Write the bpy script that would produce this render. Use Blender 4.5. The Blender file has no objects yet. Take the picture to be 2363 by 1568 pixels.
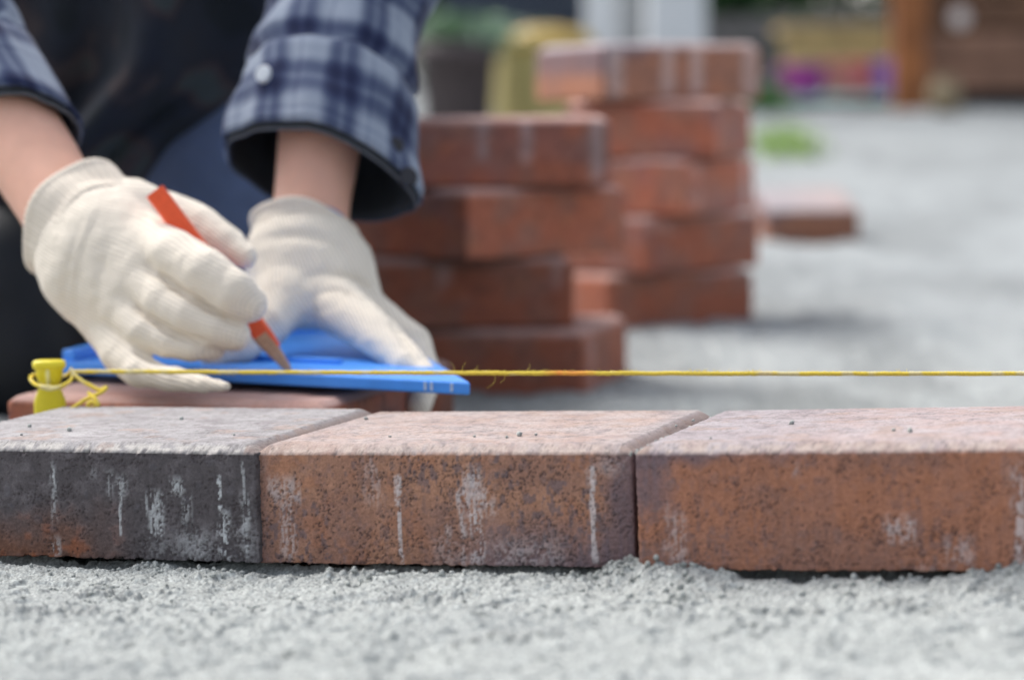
import bpy, bmesh, math, random
import numpy as np
from mathutils import Vector, Matrix

random.seed(7); RNG = np.random.default_rng(7)
scn = bpy.context.scene
COL = scn.collection

# ------------------------------------------------------------------ camera
FPX, YH, ROLL, HC = 5950.0, 280.0, math.radians(-0.5), 0.226     # focal length / horizon in units of a 2363 px wide frame
_p = math.atan2(784 - YH, FPX)
FWD = np.array([0, math.cos(_p), -math.sin(_p)])
_R0 = np.array([1.0, 0, 0]); _U0 = np.array([0, math.sin(_p), math.cos(_p)])
RGT = math.cos(ROLL) * _R0 + math.sin(ROLL) * _U0
UPV = -math.sin(ROLL) * _R0 + math.cos(ROLL) * _U0
CAMPOS = np.array([0, 0, HC])
cam = bpy.data.cameras.new('camera'); camo = bpy.data.objects.new('camera', cam); COL.objects.link(camo)
cam.sensor_width = 36; cam.lens = FPX / 2363 * 36
cam.clip_start = 0.05; cam.clip_end = 300
camo.matrix_world = Matrix(((RGT[0], UPV[0], -FWD[0], 0), (RGT[1], UPV[1], -FWD[1], 0), (RGT[2], UPV[2], -FWD[2], HC), (0, 0, 0, 1)))
cam.dof.use_dof = True; cam.dof.focus_distance = 1.36; cam.dof.aperture_fstop = 5.0
scn.camera = camo

# ------------------------------------------------------------------ sky, sun, exposure (overcast)
SUN_EL, SUN_AZ = math.radians(55), math.radians(-50)
w = bpy.data.worlds.new('World'); scn.world = w; w.use_nodes = True
nt = w.node_tree; nt.nodes.clear()
sky = nt.nodes.new('ShaderNodeTexSky'); sky.sky_type = 'NISHITA'; sky.sun_disc = False
sky.sun_elevation = SUN_EL; sky.sun_rotation = SUN_AZ; sky.dust_density = 4.0; sky.air_density = 1.0
hsv = nt.nodes.new('ShaderNodeHueSaturation'); hsv.inputs['Saturation'].default_value = 0.45
bg = nt.nodes.new('ShaderNodeBackground'); bg.inputs['Strength'].default_value = 0.12
wo = nt.nodes.new('ShaderNodeOutputWorld')
nt.links.new(sky.outputs[0], hsv.inputs['Color']); nt.links.new(hsv.outputs[0], bg.inputs['Color']); nt.links.new(bg.outputs[0], wo.inputs[0])
sl = bpy.data.lights.new('sun', 'SUN'); sl.energy = 1.1; sl.angle = math.radians(26); sl.color = (1, .97, .93)
so = bpy.data.objects.new('sun', sl); COL.objects.link(so)
_sd = Vector((math.sin(SUN_AZ) * math.cos(SUN_EL), math.cos(SUN_AZ) * math.cos(SUN_EL), math.sin(SUN_EL)))
so.rotation_euler = (_sd).to_track_quat('Z', 'Y').to_euler(); so.location = (0, 0, 5)
vs = scn.view_settings; vs.view_transform = 'Standard'; vs.look = 'None'; vs.exposure = 1.18; vs.gamma = 1; vs.use_curve_mapping = False
scn.cycles.max_bounces = 6

# ------------------------------------------------------------------ helpers
def P(x, y, Y):
    """world point seen at photo position (x, y of the 2363 px frame) at world distance Y"""
    d = FWD * FPX + RGT * (x - 1181.5) + UPV * (784 - y)
    return CAMPOS + d * (Y / d[1])
def G(x, y, z=0.0):
    d = FWD * FPX + RGT * (x - 1181.5) + UPV * (784 - y)
    return CAMPOS + d * ((z - HC) / d[2])
def S(Y): return FPX / Y

def _hash(ix, iy, iz, seed):
    h = (ix.astype(np.int64) * 374761393 + iy.astype(np.int64) * 668265263 + iz.astype(np.int64) * 2147483647 + seed * 1274126177) & 0xffffffff
    h = ((h ^ (h >> 13)) * 1274126177) & 0xffffffff
    h = ((h ^ (h >> 16)) * 2246822519) & 0xffffffff
    return ((h ^ (h >> 15)) & 0xffffff) / float(0xffffff)
def vnoise(p, scale, seed=0):
    q = np.asarray(p, float) * scale
    i = np.floor(q); f = q - i; f = f * f * f * (f * (f * 6 - 15) + 10); i = i.astype(np.int64)
    r = 0
    for a in (0, 1):
        wx = f[:, 0] if a else 1 - f[:, 0]
        for b in (0, 1):
            wy = f[:, 1] if b else 1 - f[:, 1]
            for c in (0, 1):
                wz = f[:, 2] if c else 1 - f[:, 2]
                r = r + wx * wy * wz * _hash(i[:, 0] + a, i[:, 1] + b, i[:, 2] + c, seed)
    return r
def fbm(p, scale, octv=4, seed=0, gain=.5):
    r = 0; a = 1; t = 0
    for o in range(octv):
        r = r + a * vnoise(p, scale * 2 ** o, seed + o * 17); t += a; a *= gain
    return r / t
def worley(p, scale, seed=0):
    q = np.asarray(p, float) * scale; i = np.floor(q).astype(np.int64); best = np.full(len(q), 9.0)
    for a in (-1, 0, 1):
        for b in (-1, 0, 1):
            for c in (-1, 0, 1):
                j = i + np.array([a, b, c])
                fx = np.stack([_hash(j[:, 0], j[:, 1], j[:, 2], seed + k) for k in (1, 2, 3)], 1)
                best = np.minimum(best, ((j + fx - q) ** 2).sum(1))
    return np.sqrt(best)
def sstep(a, b, x):
    t = np.clip((x - a) / (b - a), 0, 1); return t * t * (3 - 2 * t)
def mixc(a, b, t): return a * (1 - t[:, None]) + np.asarray(b) * t[:, None]

def link(name, me, mat=None, parent=None):
    o = bpy.data.objects.new(name, me); COL.objects.link(o)
    if mat is not None and not me.materials: me.materials.append(mat)
    if parent is not None: o.parent = parent
    return o
def mk(name, V, F, mat=None, parent=None, smooth=True, col=None, uv=None, attrs=None):
    """fast mesh from numpy arrays; F is one (n,k) array or a list of them"""
    V = np.asarray(V, np.float32); Fs = F if isinstance(F, list) else [F]
    Fs = [np.asarray(f, np.int32) for f in Fs if len(f)]
    me = bpy.data.meshes.new(name); me.vertices.add(len(V)); me.vertices.foreach_set('co', V.ravel())
    nl = sum(f.size for f in Fs); npoly = sum(len(f) for f in Fs)
    me.loops.add(nl); me.polygons.add(npoly)
    me.loops.foreach_set('vertex_index', np.concatenate([f.ravel() for f in Fs]))
    tot = np.concatenate([np.full(len(f), f.shape[1], np.int32) for f in Fs])
    st = np.zeros(npoly, np.int32); st[1:] = np.cumsum(tot)[:-1]
    me.polygons.foreach_set('loop_start', st)
    try: me.polygons.foreach_set('loop_total', tot)
    except Exception: pass
    me.polygons.foreach_set('use_smooth', np.full(npoly, smooth, bool))
    me.update(calc_edges=True); me.validate()
    if col is not None:
        a = me.attributes.new('Col', 'FLOAT_COLOR', 'POINT')
        c = np.ones((len(V), 4), np.float32); c[:, :3] = col; a.data.foreach_set('color', c.ravel())
    if uv is not None:
        a = me.attributes.new('fab', 'FLOAT_VECTOR', 'POINT')
        c = np.zeros((len(V), 3), np.float32); c[:, :uv.shape[1]] = uv; a.data.foreach_set('vector', c.ravel())
    return link(name, me, mat, parent)
def normals(V, F):
    V = np.asarray(V, float); n = np.zeros_like(V)
    a = V[F[:, 2]] - V[F[:, 0]]; b = V[F[:, -1]] - V[F[:, 1]]; c = np.cross(a, b)
    for k in range(F.shape[1]): np.add.at(n, F[:, k], c)
    return n / (np.linalg.norm(n, axis=1, keepdims=True) + 1e-12)

def empty(name, loc, label, cat, group=None, rz=0):
    o = bpy.data.objects.new(name, None); COL.objects.link(o); o.location = loc; o.rotation_euler = (0, 0, rz)
    o.empty_display_size = .05
    return tag(o, label, cat, group)
def tag(o, label, cat, group=None):
    o['label'] = label; o['category'] = cat
    if group: o['group'] = group
    return o
def bmobj(name, bm, mat, parent=None, smooth=False):
    me = bpy.data.meshes.new(name); bm.normal_update(); bm.to_mesh(me); bm.free()
    if smooth:
        for p in me.polygons: p.use_smooth = True
    return link(name, me, mat, parent)
def box_bm(size, c=(0, 0, 0), bev=.004, seg=2, rz=0):
    bm = bmesh.new(); bmesh.ops.create_cube(bm, size=1)
    bmesh.ops.scale(bm, vec=size, verts=bm.verts)
    if bev: bmesh.ops.bevel(bm, geom=bm.edges[:], offset=bev, segments=seg, profile=.5, affect='EDGES')
    if rz: bmesh.ops.rotate(bm, verts=bm.verts, cent=(0, 0, 0), matrix=Matrix.Rotation(rz, 3, 'Z'))
    bmesh.ops.translate(bm, verts=bm.verts, vec=c)
    return bm
def box(name, size, c, mat, parent=None, bev=.004, rz=0): return bmobj(name, box_bm(size, c, bev, 2, rz), mat, parent)
def tube_arr(pts, rad, n=10, cap=True):
    pts = np.asarray(pts, float); rad = np.broadcast_to(np.asarray(rad, float), (len(pts),))
    t = np.gradient(pts, axis=0); t /= np.linalg.norm(t, axis=1, keepdims=True) + 1e-12
    u = np.cross(t[0], [0, 0, 1.]);
    if np.linalg.norm(u) < .1: u = np.cross(t[0], [0, 1., 0])
    u /= np.linalg.norm(u); V = []
    for i in range(len(pts)):
        u = u - t[i] * (u @ t[i]); u /= np.linalg.norm(u); v = np.cross(t[i], u)
        a = np.arange(n) * 2 * math.pi / n
        V.append(pts[i] + rad[i] * (np.cos(a)[:, None] * u + np.sin(a)[:, None] * v))
    V = np.concatenate(V); m = len(pts); i, j = np.meshgrid(np.arange(m - 1), np.arange(n), indexing='ij'); i = i.ravel(); j = j.ravel(); k = (j + 1) % n
    F = np.stack([i * n + j, i * n + k, (i + 1) * n + k, (i + 1) * n + j], 1)
    tri = np.zeros((0, 3), int)
    if cap:
        V = np.concatenate([V, pts[:1], pts[-1:]]); c0, c1 = m * n, m * n + 1; j = np.arange(n); k = (j + 1) % n
        tri = np.concatenate([np.stack([np.full(n, c0), k, j], 1), np.stack([np.full(n, c1), (m - 1) * n + j, (m - 1) * n + k], 1)])
    return V, F, tri
def tube(name, pts, rad, mat, parent=None, n=10, col=None):
    V, F, T = tube_arr(pts, rad, n); return mk(name, V, [F, T], mat, parent, col=col)
def join_arrays(lst):
    Vs, Qs, Ts, o = [], [], [], 0
    for V, Q, T in lst:
        Vs.append(V); Qs.append(Q + o); Ts.append(T + o); o += len(V)
    return np.concatenate(Vs), np.concatenate(Qs), np.concatenate(Ts)
def lathe(name, prof, mat, parent=None, n=32, c=(0, 0, 0)):
    V = []; prof = np.asarray(prof, float); a = np.arange(n) * 2 * math.pi / n
    for r, z in prof: V.append(np.stack([r * np.cos(a) + c[0], r * np.sin(a) + c[1], np.full(n, z + c[2])], 1))
    V = np.concatenate(V); m = len(prof); i, j = np.meshgrid(np.arange(m - 1), np.arange(n), indexing='ij'); i = i.ravel(); j = j.ravel(); k = (j + 1) % n
    return mk(name, V, np.stack([i * n + j, i * n + k, (i + 1) * n + k, (i + 1) * n + j], 1), mat, parent)
def spline(pts, n=12):
    """Catmull-Rom through pts (any dimension)"""
    p = np.asarray(pts, float); p = np.concatenate([2 * p[:1] - p[1:2], p, 2 * p[-1:] - p[-2:-1]]); out = []
    for i in range(1, len(p) - 2):
        for t in np.linspace(0, 1, n, endpoint=False):
            a, b, c, d = p[i - 1:i + 3]
            out.append(.5 * (2 * b + (c - a) * t + (2 * a - 5 * b + 4 * c - d) * t * t + (3 * b - a - 3 * c + d) * t ** 3))
    out.append(p[-2]); return np.array(out)

# ---- materials
def mat(name, col=(.5, .5, .5), rough=.7, noise=0, nscale=20, bump=0, bscale=200, spec=.4, attr=False, metallic=0, coat=0):
    m = bpy.data.materials.new(name); m.use_nodes = True; t = m.node_tree; b = t.nodes['Principled BSDF']
    b.inputs['Base Color'].default_value = (*col, 1); b.inputs['Roughness'].default_value = rough
    b.inputs['Specular IOR Level'].default_value = spec; b.inputs['Metallic'].default_value = metallic
    b.inputs['Coat Weight'].default_value = coat
    tc = t.nodes.new('ShaderNodeTexCoord'); src = None
    if attr:
        a = t.nodes.new('ShaderNodeAttribute'); a.attribute_name = 'Col'; src = a.outputs['Color']
    if noise:
        n = t.nodes.new('ShaderNodeTexNoise'); n.inputs['Scale'].default_value = nscale; n.inputs['Detail'].default_value = 6
        r = t.nodes.new('ShaderNodeMapRange'); r.inputs['From Min'].default_value = .3; r.inputs['From Max'].default_value = .7
        r.inputs['To Min'].default_value = 1 - noise; r.inputs['To Max'].default_value = 1 + noise
        t.links.new(tc.outputs['Object'], n.inputs['Vector']); t.links.new(n.outputs['Fac'], r.inputs['Value'])
        mx = t.nodes.new('ShaderNodeMix'); mx.data_type = 'RGBA'; mx.blend_type = 'MULTIPLY'; mx.inputs['Factor'].default_value = 1
        if src: t.links.new(src, mx.inputs[6])
        else: mx.inputs[6].default_value = (*col, 1)
        cb = t.nodes.new('ShaderNodeCombineColor')
        for k in range(3): t.links.new(r.outputs[0], cb.inputs[k])
        t.links.new(cb.outputs[0], mx.inputs[7]); src = mx.outputs[2]
    if src: t.links.new(src, b.inputs['Base Color'])
    if bump:
        n2 = t.nodes.new('ShaderNodeTexNoise'); n2.inputs['Scale'].default_value = bscale; n2.inputs['Detail'].default_value = 8
        t.links.new(tc.outputs['Object'], n2.inputs['Vector'])
        bp = t.nodes.new('ShaderNodeBump'); bp.inputs['Strength'].default_value = bump; bp.inputs['Distance'].default_value = .3 / bscale
        t.links.new(n2.outputs['Fac'], bp.inputs['Height']); t.links.new(bp.outputs[0], b.inputs['Normal'])
    return m
M = {}
M['paver'] = mat('paver_concrete', rough=.92, noise=.16, nscale=900, bump=.5, bscale=1400, spec=.2, attr=True)
M['sand'] = mat('grey_sand', rough=.95, noise=.34, nscale=750, bump=.9, bscale=1100, spec=.15, attr=True)
M['crumb'] = mat('sand_crumb', (.34, .355, .34), .95, .3, 300, .5, 1200, .15)
M['skin'] = mat('skin', (.70, .395, .295), .55, .07, 45, .25, 600, .35)
_b = M['skin'].node_tree.nodes['Principled BSDF']; _b.inputs['Subsurface Weight'].default_value = .15; _b.inputs['Subsurface Scale'].default_value = .004; _b.inputs['Subsurface Radius'].default_value = (1, .35, .2)
M['lining'] = mat('dark_lining', (.03, .034, .04), .9, .2, 60)
M['linehem'] = mat('grey_hem', (.09, .095, .11), .9, .15, 60)
M['denim'] = mat('blue_grey_denim', (.125, .165, .275), .9, .15, 30, .5, 1500)
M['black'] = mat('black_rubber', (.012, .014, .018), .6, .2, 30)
M['boot'] = mat('black_leather', (.015, .015, .017), .5, .2, 30)
M['hair'] = mat('black_hair', (.012, .01, .009), .5, .3, 200)
M['pencil'] = mat('red_orange_lacquer', (.86, .105, .028), .38, .06, 200, 0, 1, .5)
M['wood'] = mat('bare_pencil_wood', (.52, .31, .19), .8, .15, 500)
M['graphite'] = mat('graphite', (.05, .05, .05), .5)
M['blue'] = mat('blue_plastic', (.06, .29, .86), .38, .07, 60, .15, 300, .5)
M['blue_mark'] = mat('white_wear', (.40, .52, .72), .7, .3, 900)
M['yellow'] = mat('yellow_plastic', (.74, .62, .02), .35, .05, 150, .1, 300, .5)
M['string'] = mat('yellow_twine', rough=.85, noise=.12, nscale=900, spec=.2, attr=True)
M['fibre'] = mat('yellow_fibre', (.75, .60, .12), .8)
M['button'] = mat('dark_button', (.02, .02, .028), .4)
M['pearl'] = mat('pale_button', (.60, .64, .68), .3)

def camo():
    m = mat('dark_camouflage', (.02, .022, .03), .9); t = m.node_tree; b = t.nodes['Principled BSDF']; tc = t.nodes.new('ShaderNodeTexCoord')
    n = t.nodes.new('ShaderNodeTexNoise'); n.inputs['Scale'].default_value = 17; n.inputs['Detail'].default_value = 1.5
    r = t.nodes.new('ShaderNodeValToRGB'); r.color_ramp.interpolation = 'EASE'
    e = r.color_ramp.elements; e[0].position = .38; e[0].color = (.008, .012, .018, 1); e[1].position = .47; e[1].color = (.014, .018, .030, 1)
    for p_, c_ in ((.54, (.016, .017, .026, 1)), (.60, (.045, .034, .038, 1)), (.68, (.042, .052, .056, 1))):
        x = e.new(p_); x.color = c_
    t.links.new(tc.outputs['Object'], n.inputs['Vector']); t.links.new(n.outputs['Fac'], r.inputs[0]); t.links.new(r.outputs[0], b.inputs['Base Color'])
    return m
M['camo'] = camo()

def nmath(t, op, a, b=None, c=None):
    n = t.nodes.new('ShaderNodeMath'); n.operation = op
    for i, v in enumerate((a, b, c)):
        if v is None: continue
        if isinstance(v, (int, float)): n.inputs[i].default_value = v
        else: t.links.new(v, n.inputs[i])
    return n.outputs[0]
def plaid():
    m = mat('navy_plaid_flannel', (.4, .45, .6), .92, spec=.15); t = m.node_tree; b = t.nodes['Principled BSDF']
    a = t.nodes.new('ShaderNodeAttribute'); a.attribute_name = 'fab'; sp = t.nodes.new('ShaderNodeSeparateXYZ')
    nz = t.nodes.new('ShaderNodeTexNoise'); nz.inputs['Scale'].default_value = 25; nz.inputs['Detail'].default_value = 2
    t.links.new(a.outputs['Vector'], nz.inputs['Vector'])
    t.links.new(a.outputs['Vector'], sp.inputs[0]); masks = []
    for ax, per, off in ((0, .056, .01), (1, .060, .022)):
        u = nmath(t, 'ADD', sp.outputs[ax], nmath(t, 'MULTIPLY', nz.outputs['Fac'], .006))
        f = nmath(t, 'FRACT', nmath(t, 'DIVIDE', nmath(t, 'ADD', u, off + 10 * per), per))
        r = t.nodes.new('ShaderNodeValToRGB'); r.color_ramp.interpolation = 'LINEAR'; e = r.color_ramp.elements
        e[0].position = 0; e[0].color = (.10,) * 3 + (1,); e[1].position = 1; e[1].color = (.10,) * 3 + (1,)
        for p_, v in ((.22, .06), (.30, .62), (.38, .98), (.46, .80), (.50, .52), (.54, .82), (.62, .98), (.70, .55), (.78, .10), (.87, .08), (.90, .42), (.93, .08)):
            x = e.new(p_); x.color = (v, v, v, 1)
        t.links.new(f, r.inputs[0]); masks.append(r.outputs[0])
    s = nmath(t, 'MULTIPLY', nmath(t, 'ADD', masks[0], masks[1]), .56)
    rr = t.nodes.new('ShaderNodeValToRGB'); e = rr.color_ramp.elements
    e[0].position = .0; e[0].color = (.31, .355, .43, 1); e[1].position = 1; e[1].color = (.013, .019, .058, 1)
    for p_, c_ in ((.25, (.20, .235, .31, 1)), (.5, (.085, .108, .18, 1)), (.75, (.034, .046, .105, 1))):
        x = e.new(p_); x.color = c_
    wv = t.nodes.new('ShaderNodeTexNoise'); wv.inputs['Scale'].default_value = 700; t.links.new(a.outputs['Vector'], wv.inputs['Vector'])
    t.links.new(nmath(t, 'ADD', s, nmath(t, 'MULTIPLY', nmath(t, 'SUBTRACT', wv.outputs['Fac'], .5), .25)), rr.inputs[0])
    t.links.new(rr.outputs[0], b.inputs['Base Color'])
    bp = t.nodes.new('ShaderNodeBump'); bp.inputs['Strength'].default_value = .3; bp.inputs['Distance'].default_value = .0004
    t.links.new(wv.outputs['Fac'], bp.inputs['Height']); t.links.new(bp.outputs[0], b.inputs['Normal'])
    b.inputs['Sheen Weight'].default_value = .15
    return m
M['plaid'] = plaid()
def knit(name, col, pitch=.0017):
    m = mat(name, col, .95, spec=.1); t = m.node_tree; b = t.nodes['Principled BSDF']
    a = t.nodes.new('ShaderNodeAttribute'); a.attribute_name = 'fab'; sp = t.nodes.new('ShaderNodeSeparateXYZ'); t.links.new(a.outputs['Vector'], sp.inputs[0])
    wu = nmath(t, 'SINE', nmath(t, 'MULTIPLY', sp.outputs[0], 2 * math.pi / pitch))
    wv_ = nmath(t, 'SINE', nmath(t, 'MULTIPLY', sp.outputs[1], 2 * math.pi / (pitch * .8)))
    h = nmath(t, 'ADD', nmath(t, 'MULTIPLY', wu, .6), nmath(t, 'MULTIPLY', wv_, .35))
    tc = t.nodes.new('ShaderNodeTexCoord'); nz = t.nodes.new('ShaderNodeTexNoise'); nz.inputs['Scale'].default_value = 900; nz.inputs['Detail'].default_value = 4
    t.links.new(tc.outputs['Object'], nz.inputs['Vector'])
    h2 = nmath(t, 'ADD', h, nmath(t, 'MULTIPLY', nz.outputs['Fac'], 1.2))
    bp = t.nodes.new('ShaderNodeBump'); bp.inputs['Strength'].default_value = .6; bp.inputs['Distance'].default_value = .0005
    t.links.new(h2, bp.inputs['Height']); t.links.new(bp.outputs[0], b.inputs['Normal'])
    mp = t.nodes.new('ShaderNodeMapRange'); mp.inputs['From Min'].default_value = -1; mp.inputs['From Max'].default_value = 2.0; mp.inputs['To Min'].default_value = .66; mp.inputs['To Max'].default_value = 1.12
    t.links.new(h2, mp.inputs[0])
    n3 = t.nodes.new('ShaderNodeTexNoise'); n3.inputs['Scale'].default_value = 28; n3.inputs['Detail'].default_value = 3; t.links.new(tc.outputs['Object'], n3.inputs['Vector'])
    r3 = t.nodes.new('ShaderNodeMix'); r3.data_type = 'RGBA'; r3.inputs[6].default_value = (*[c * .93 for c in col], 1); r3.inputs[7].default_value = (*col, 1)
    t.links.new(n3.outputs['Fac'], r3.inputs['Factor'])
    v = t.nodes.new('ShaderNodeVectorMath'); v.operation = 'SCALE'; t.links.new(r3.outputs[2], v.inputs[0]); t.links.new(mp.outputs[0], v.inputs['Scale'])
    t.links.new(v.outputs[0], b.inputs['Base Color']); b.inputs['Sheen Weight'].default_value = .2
    return m
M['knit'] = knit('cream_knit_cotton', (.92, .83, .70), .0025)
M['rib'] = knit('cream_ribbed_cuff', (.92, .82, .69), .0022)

# ------------------------------------------------------------------ ground
_gy = [0, 1.72, 2.15, 2.5, 2.9, 4.2, 9, 14, 25, 80]; _gz = [0, 0, -.019, -.021, -.003, .032, .279, .5, .75, 1.2]
def ground_z(Y): return np.interp(Y, _gy, _gz)
ROW_YAW = math.radians(-17.4)
ROW_E = np.array([math.cos(ROW_YAW), math.sin(ROW_YAW)]); ROW_N = np.array([-math.sin(ROW_YAW), math.cos(ROW_YAW)])
ROW_O = np.array([-.1308, 1.3152])
def build_ground():
    def axis(lo, hi, h, g, end_lo, end_hi):
        a = list(np.arange(lo, hi, h)); s = h; x = a[-1]
        while x < end_hi: s *= g; x += s; a.append(x)
        s = h; x = a[0]; pre = []
        while x > end_lo: s *= g; x -= s; pre.append(x)
        return np.array(pre[::-1] + a)
    xs = axis(-.315, .315, .0008, 1.075, -40, 40); ys = axis(1.0, 1.43, .0008, 1.03, .2, 70)
    X, Y = np.meshgrid(xs, ys, indexing='ij'); sh = X.shape
    p = np.stack([X.ravel(), Y.ravel(), np.zeros(X.size)], 1)
    Z = ground_z(Y).copy()
    rel = np.stack([X - ROW_O[0], Y - ROW_O[1]], -1); A = rel @ ROW_E; B = rel @ ROW_N        # along / behind the laid row
    far = np.clip((Y - 1.6) / 1.5, 0, 1)
    Z += np.interp(A, [-.4, -.2, 0, .2, .4, .7], [-.005, -.0025, .0005, .0068, .0155, .02]) * np.clip((1.75 - Y) / .25, 0, 1)
    big = (fbm(p, 22, 3, 3).reshape(sh) - .5); mid = (fbm(p, 75, 4, 9).reshape(sh) - .5)
    Z += big * (.005 + .014 * far) + mid * (.0020 + .006 * far)
    Z += .042 * np.exp(-((X + .50) / .13) ** 2) * np.exp(-((Y - 1.86) / .17) ** 2)
    near = (np.abs(X) < .33) & (Y < 1.5)
    fine = np.zeros(sh); idx = near.ravel()
    fz = fbm(p[idx], 420, 3, 21) - .5
    f1 = fine.ravel(); f1[idx] = fz; fine = f1.reshape(sh); Z += fine * .0016
    c1 = fbm(p[idx], 48, 3, 91); c2 = fbm(p[idx], 170, 3, 93) - .5; cl = np.zeros(sh).ravel(); cl[idx] = sstep(.60, .70, c1) * (.0012 + .005 * c2) - sstep(.41, .30, c1) * .0022 + c2 * .0006; Z += cl.reshape(sh)
    # the bed falls away a little right at the paver feet, leaving a dark slit; mounds of pushed-up sand at two places
    slit = np.exp(-((B + .002) / .010) ** 2) * (B < .03)
    Z -= slit * .0105 * sstep(.35, .6, fbm(np.stack([A.ravel(), 0 * A.ravel(), 0 * A.ravel()], 1), 18, 2, 5).reshape(sh) + .12)
    for a0, wd, hh in ((.192, .012, .0045), (.405, .032, .010), (.222, .02, .0045), (.042, .012, .003)):
        Z += hh * np.exp(-((A - a0) / wd) ** 2) * np.exp(-((B + .012) / .014) ** 2)
    Z -= .006 * np.exp(-((B + .07) / .05) ** 2) * near
    under = (B > .012) & (B < .165) & (A > -.2) & (A < .5); Z[under] -= .006
    # grit: stamped round grains and broken clods
    hz = Z
    x0, y0 = -.315, 1.0; i0 = int(np.searchsorted(xs, x0 - 1e-9)); j0 = int(np.searchsorted(ys, y0 - 1e-9)); nx, ny = 786, 536
    bump = np.zeros((nx, ny)); shade = np.zeros((nx, ny))
    def stamp(n, rlo, rhi, k, reg=None, dark=0):
        cx = RNG.uniform(0, nx, n); cy = RNG.uniform(0, ny, n); r = rlo + (rhi - rlo) * RNG.random(n) ** 2.2
        if reg is not None: cx, cy = reg(n)
        rot = RNG.uniform(0, 3.14, n); asp = RNG.uniform(.65, 1.0, n)
        for q in range(n):
            R = r[q]; a, b = int(cx[q] - R - 1), int(cx[q] + R + 2); c, d = int(cy[q] - R - 1), int(cy[q] + R + 2)
            if a < 0 or c < 0 or b >= nx or d >= ny: continue
            u = np.arange(a, b)[:, None] - cx[q]; v = np.arange(c, d)[None, :] - cy[q]
            cr, sr = math.cos(rot[q]), math.sin(rot[q]); uu = u * cr + v * sr; vv = (-u * sr + v * cr) / asp[q]
            hgt = np.sqrt(np.clip(R * R - uu * uu - vv * vv, 0, None)) * .0008 * k
            bump[a:b, c:d] = np.maximum(bump[a:b, c:d], hgt)
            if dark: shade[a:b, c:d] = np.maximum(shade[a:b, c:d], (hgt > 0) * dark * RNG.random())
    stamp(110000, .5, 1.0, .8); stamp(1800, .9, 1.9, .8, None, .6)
    def foot(n):
        a = RNG.uniform(-.16, .46, n); b = -.004 - np.abs(RNG.normal(0, .022, n)); q = ROW_O[:, None] + ROW_E[:, None] * a + ROW_N[:, None] * b
        return (q[0] - x0) * 1250, (q[1] - y0) * 1250
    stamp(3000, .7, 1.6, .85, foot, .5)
    def clods(n):
        c = RNG.integers(0, 26, n); cc = np.random.default_rng(4); ccx = cc.uniform(20, 770, 26); ccy = cc.uniform(80, 500, 26)
        return ccx[c] + RNG.normal(0, 13, n), ccy[c] + RNG.normal(0, 8, n)
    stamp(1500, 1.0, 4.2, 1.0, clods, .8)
    bump *= (.65 + .55 * vnoise(p, 420, 88).reshape(sh)[i0:i0 + nx, j0:j0 + ny])
    hz[i0:i0 + nx, j0:j0 + ny] += bump + (RNG.random((nx, ny)) - .5) * .0007
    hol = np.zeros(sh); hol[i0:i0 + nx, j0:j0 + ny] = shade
    # shade of dents and clods painted into the sand as random darker patches
    dent_shade = sstep(.48, .68, fbm(p, 9, 4, 31).reshape(sh)) * .30 + sstep(.52, .7, fbm(p, 40, 3, 37).reshape(sh)) * .25
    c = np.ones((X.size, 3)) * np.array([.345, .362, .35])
    c = mixc(c, (.30, .315, .31), np.clip(dent_shade.ravel(), 0, 1)); c = mixc(c, (.27, .275, .265), np.clip(hol.ravel() * .7, 0, 1))
    gr = vnoise(p, 700, 77); c *= (.74 + .50 * gr)[:, None]; c *= (.80 + .40 * RNG.random(len(c)))[:, None]
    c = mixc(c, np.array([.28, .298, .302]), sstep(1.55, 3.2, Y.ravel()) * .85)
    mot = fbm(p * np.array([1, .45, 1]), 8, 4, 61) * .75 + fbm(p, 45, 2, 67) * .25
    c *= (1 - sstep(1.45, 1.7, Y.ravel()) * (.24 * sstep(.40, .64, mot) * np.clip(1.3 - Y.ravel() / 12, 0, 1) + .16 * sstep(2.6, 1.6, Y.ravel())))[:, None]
    V = np.stack([X, Y, hz], -1).reshape(-1, 3); nX, nY = sh
    i, j = np.meshgrid(np.arange(nX - 1), np.arange(nY - 1), indexing='ij'); i = i.ravel(); j = j.ravel()
    F = np.stack([i * nY + j, (i + 1) * nY + j, (i + 1) * nY + j + 1, i * nY + j + 1], 1)
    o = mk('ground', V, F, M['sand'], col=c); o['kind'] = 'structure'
    return xs, ys, hz
GX, GY, GZ = build_ground()
def surf(x, y):
    i = np.clip(np.searchsorted(GX, x), 0, len(GX) - 1); j = np.clip(np.searchsorted(GY, y), 0, len(GY) - 1); return GZ[i, j]

ICO_V = None
def ico():
    global ICO_V, ICO_F
    if ICO_V is None:
        b = bmesh.new(); bmesh.ops.create_icosphere(b, subdivisions=1, radius=1); b.verts.ensure_lookup_table()
        ICO_V = np.array([v.co[:] for v in b.verts]); ICO_F = np.array([[v.index for v in f.verts] for f in b.faces]); b.free()
    return ICO_V, ICO_F
def crumbs(name, pos, rad, m):
    v, f = ico(); n = len(pos); k = len(v)
    sc = RNG.uniform(.6, 1.15, (n, 1, 3)) * np.asarray(rad)[:, None, None]
    V = (v[None] * (1 + RNG.uniform(-.22, .22, (n, k, 1))) * sc + np.asarray(pos)[:, None]).reshape(-1, 3)
    F = (f[None] + (np.arange(n) * k)[:, None, None]).reshape(-1, 3)
    o = mk(name, V, F, m, smooth=True); o['kind'] = 'stuff'; return o
_n = 2600
_a = np.concatenate([RNG.uniform(-.16, .46, 1500), RNG.normal(.196, .016, 260), RNG.normal(.40, .045, 340), RNG.uniform(-.16, .46, 500)])
_bb = np.concatenate([-.004 - np.abs(RNG.normal(0, .012, 1500)), -.003 - np.abs(RNG.normal(0, .009, 600)), -RNG.uniform(.005, .25, 500)])
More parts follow.
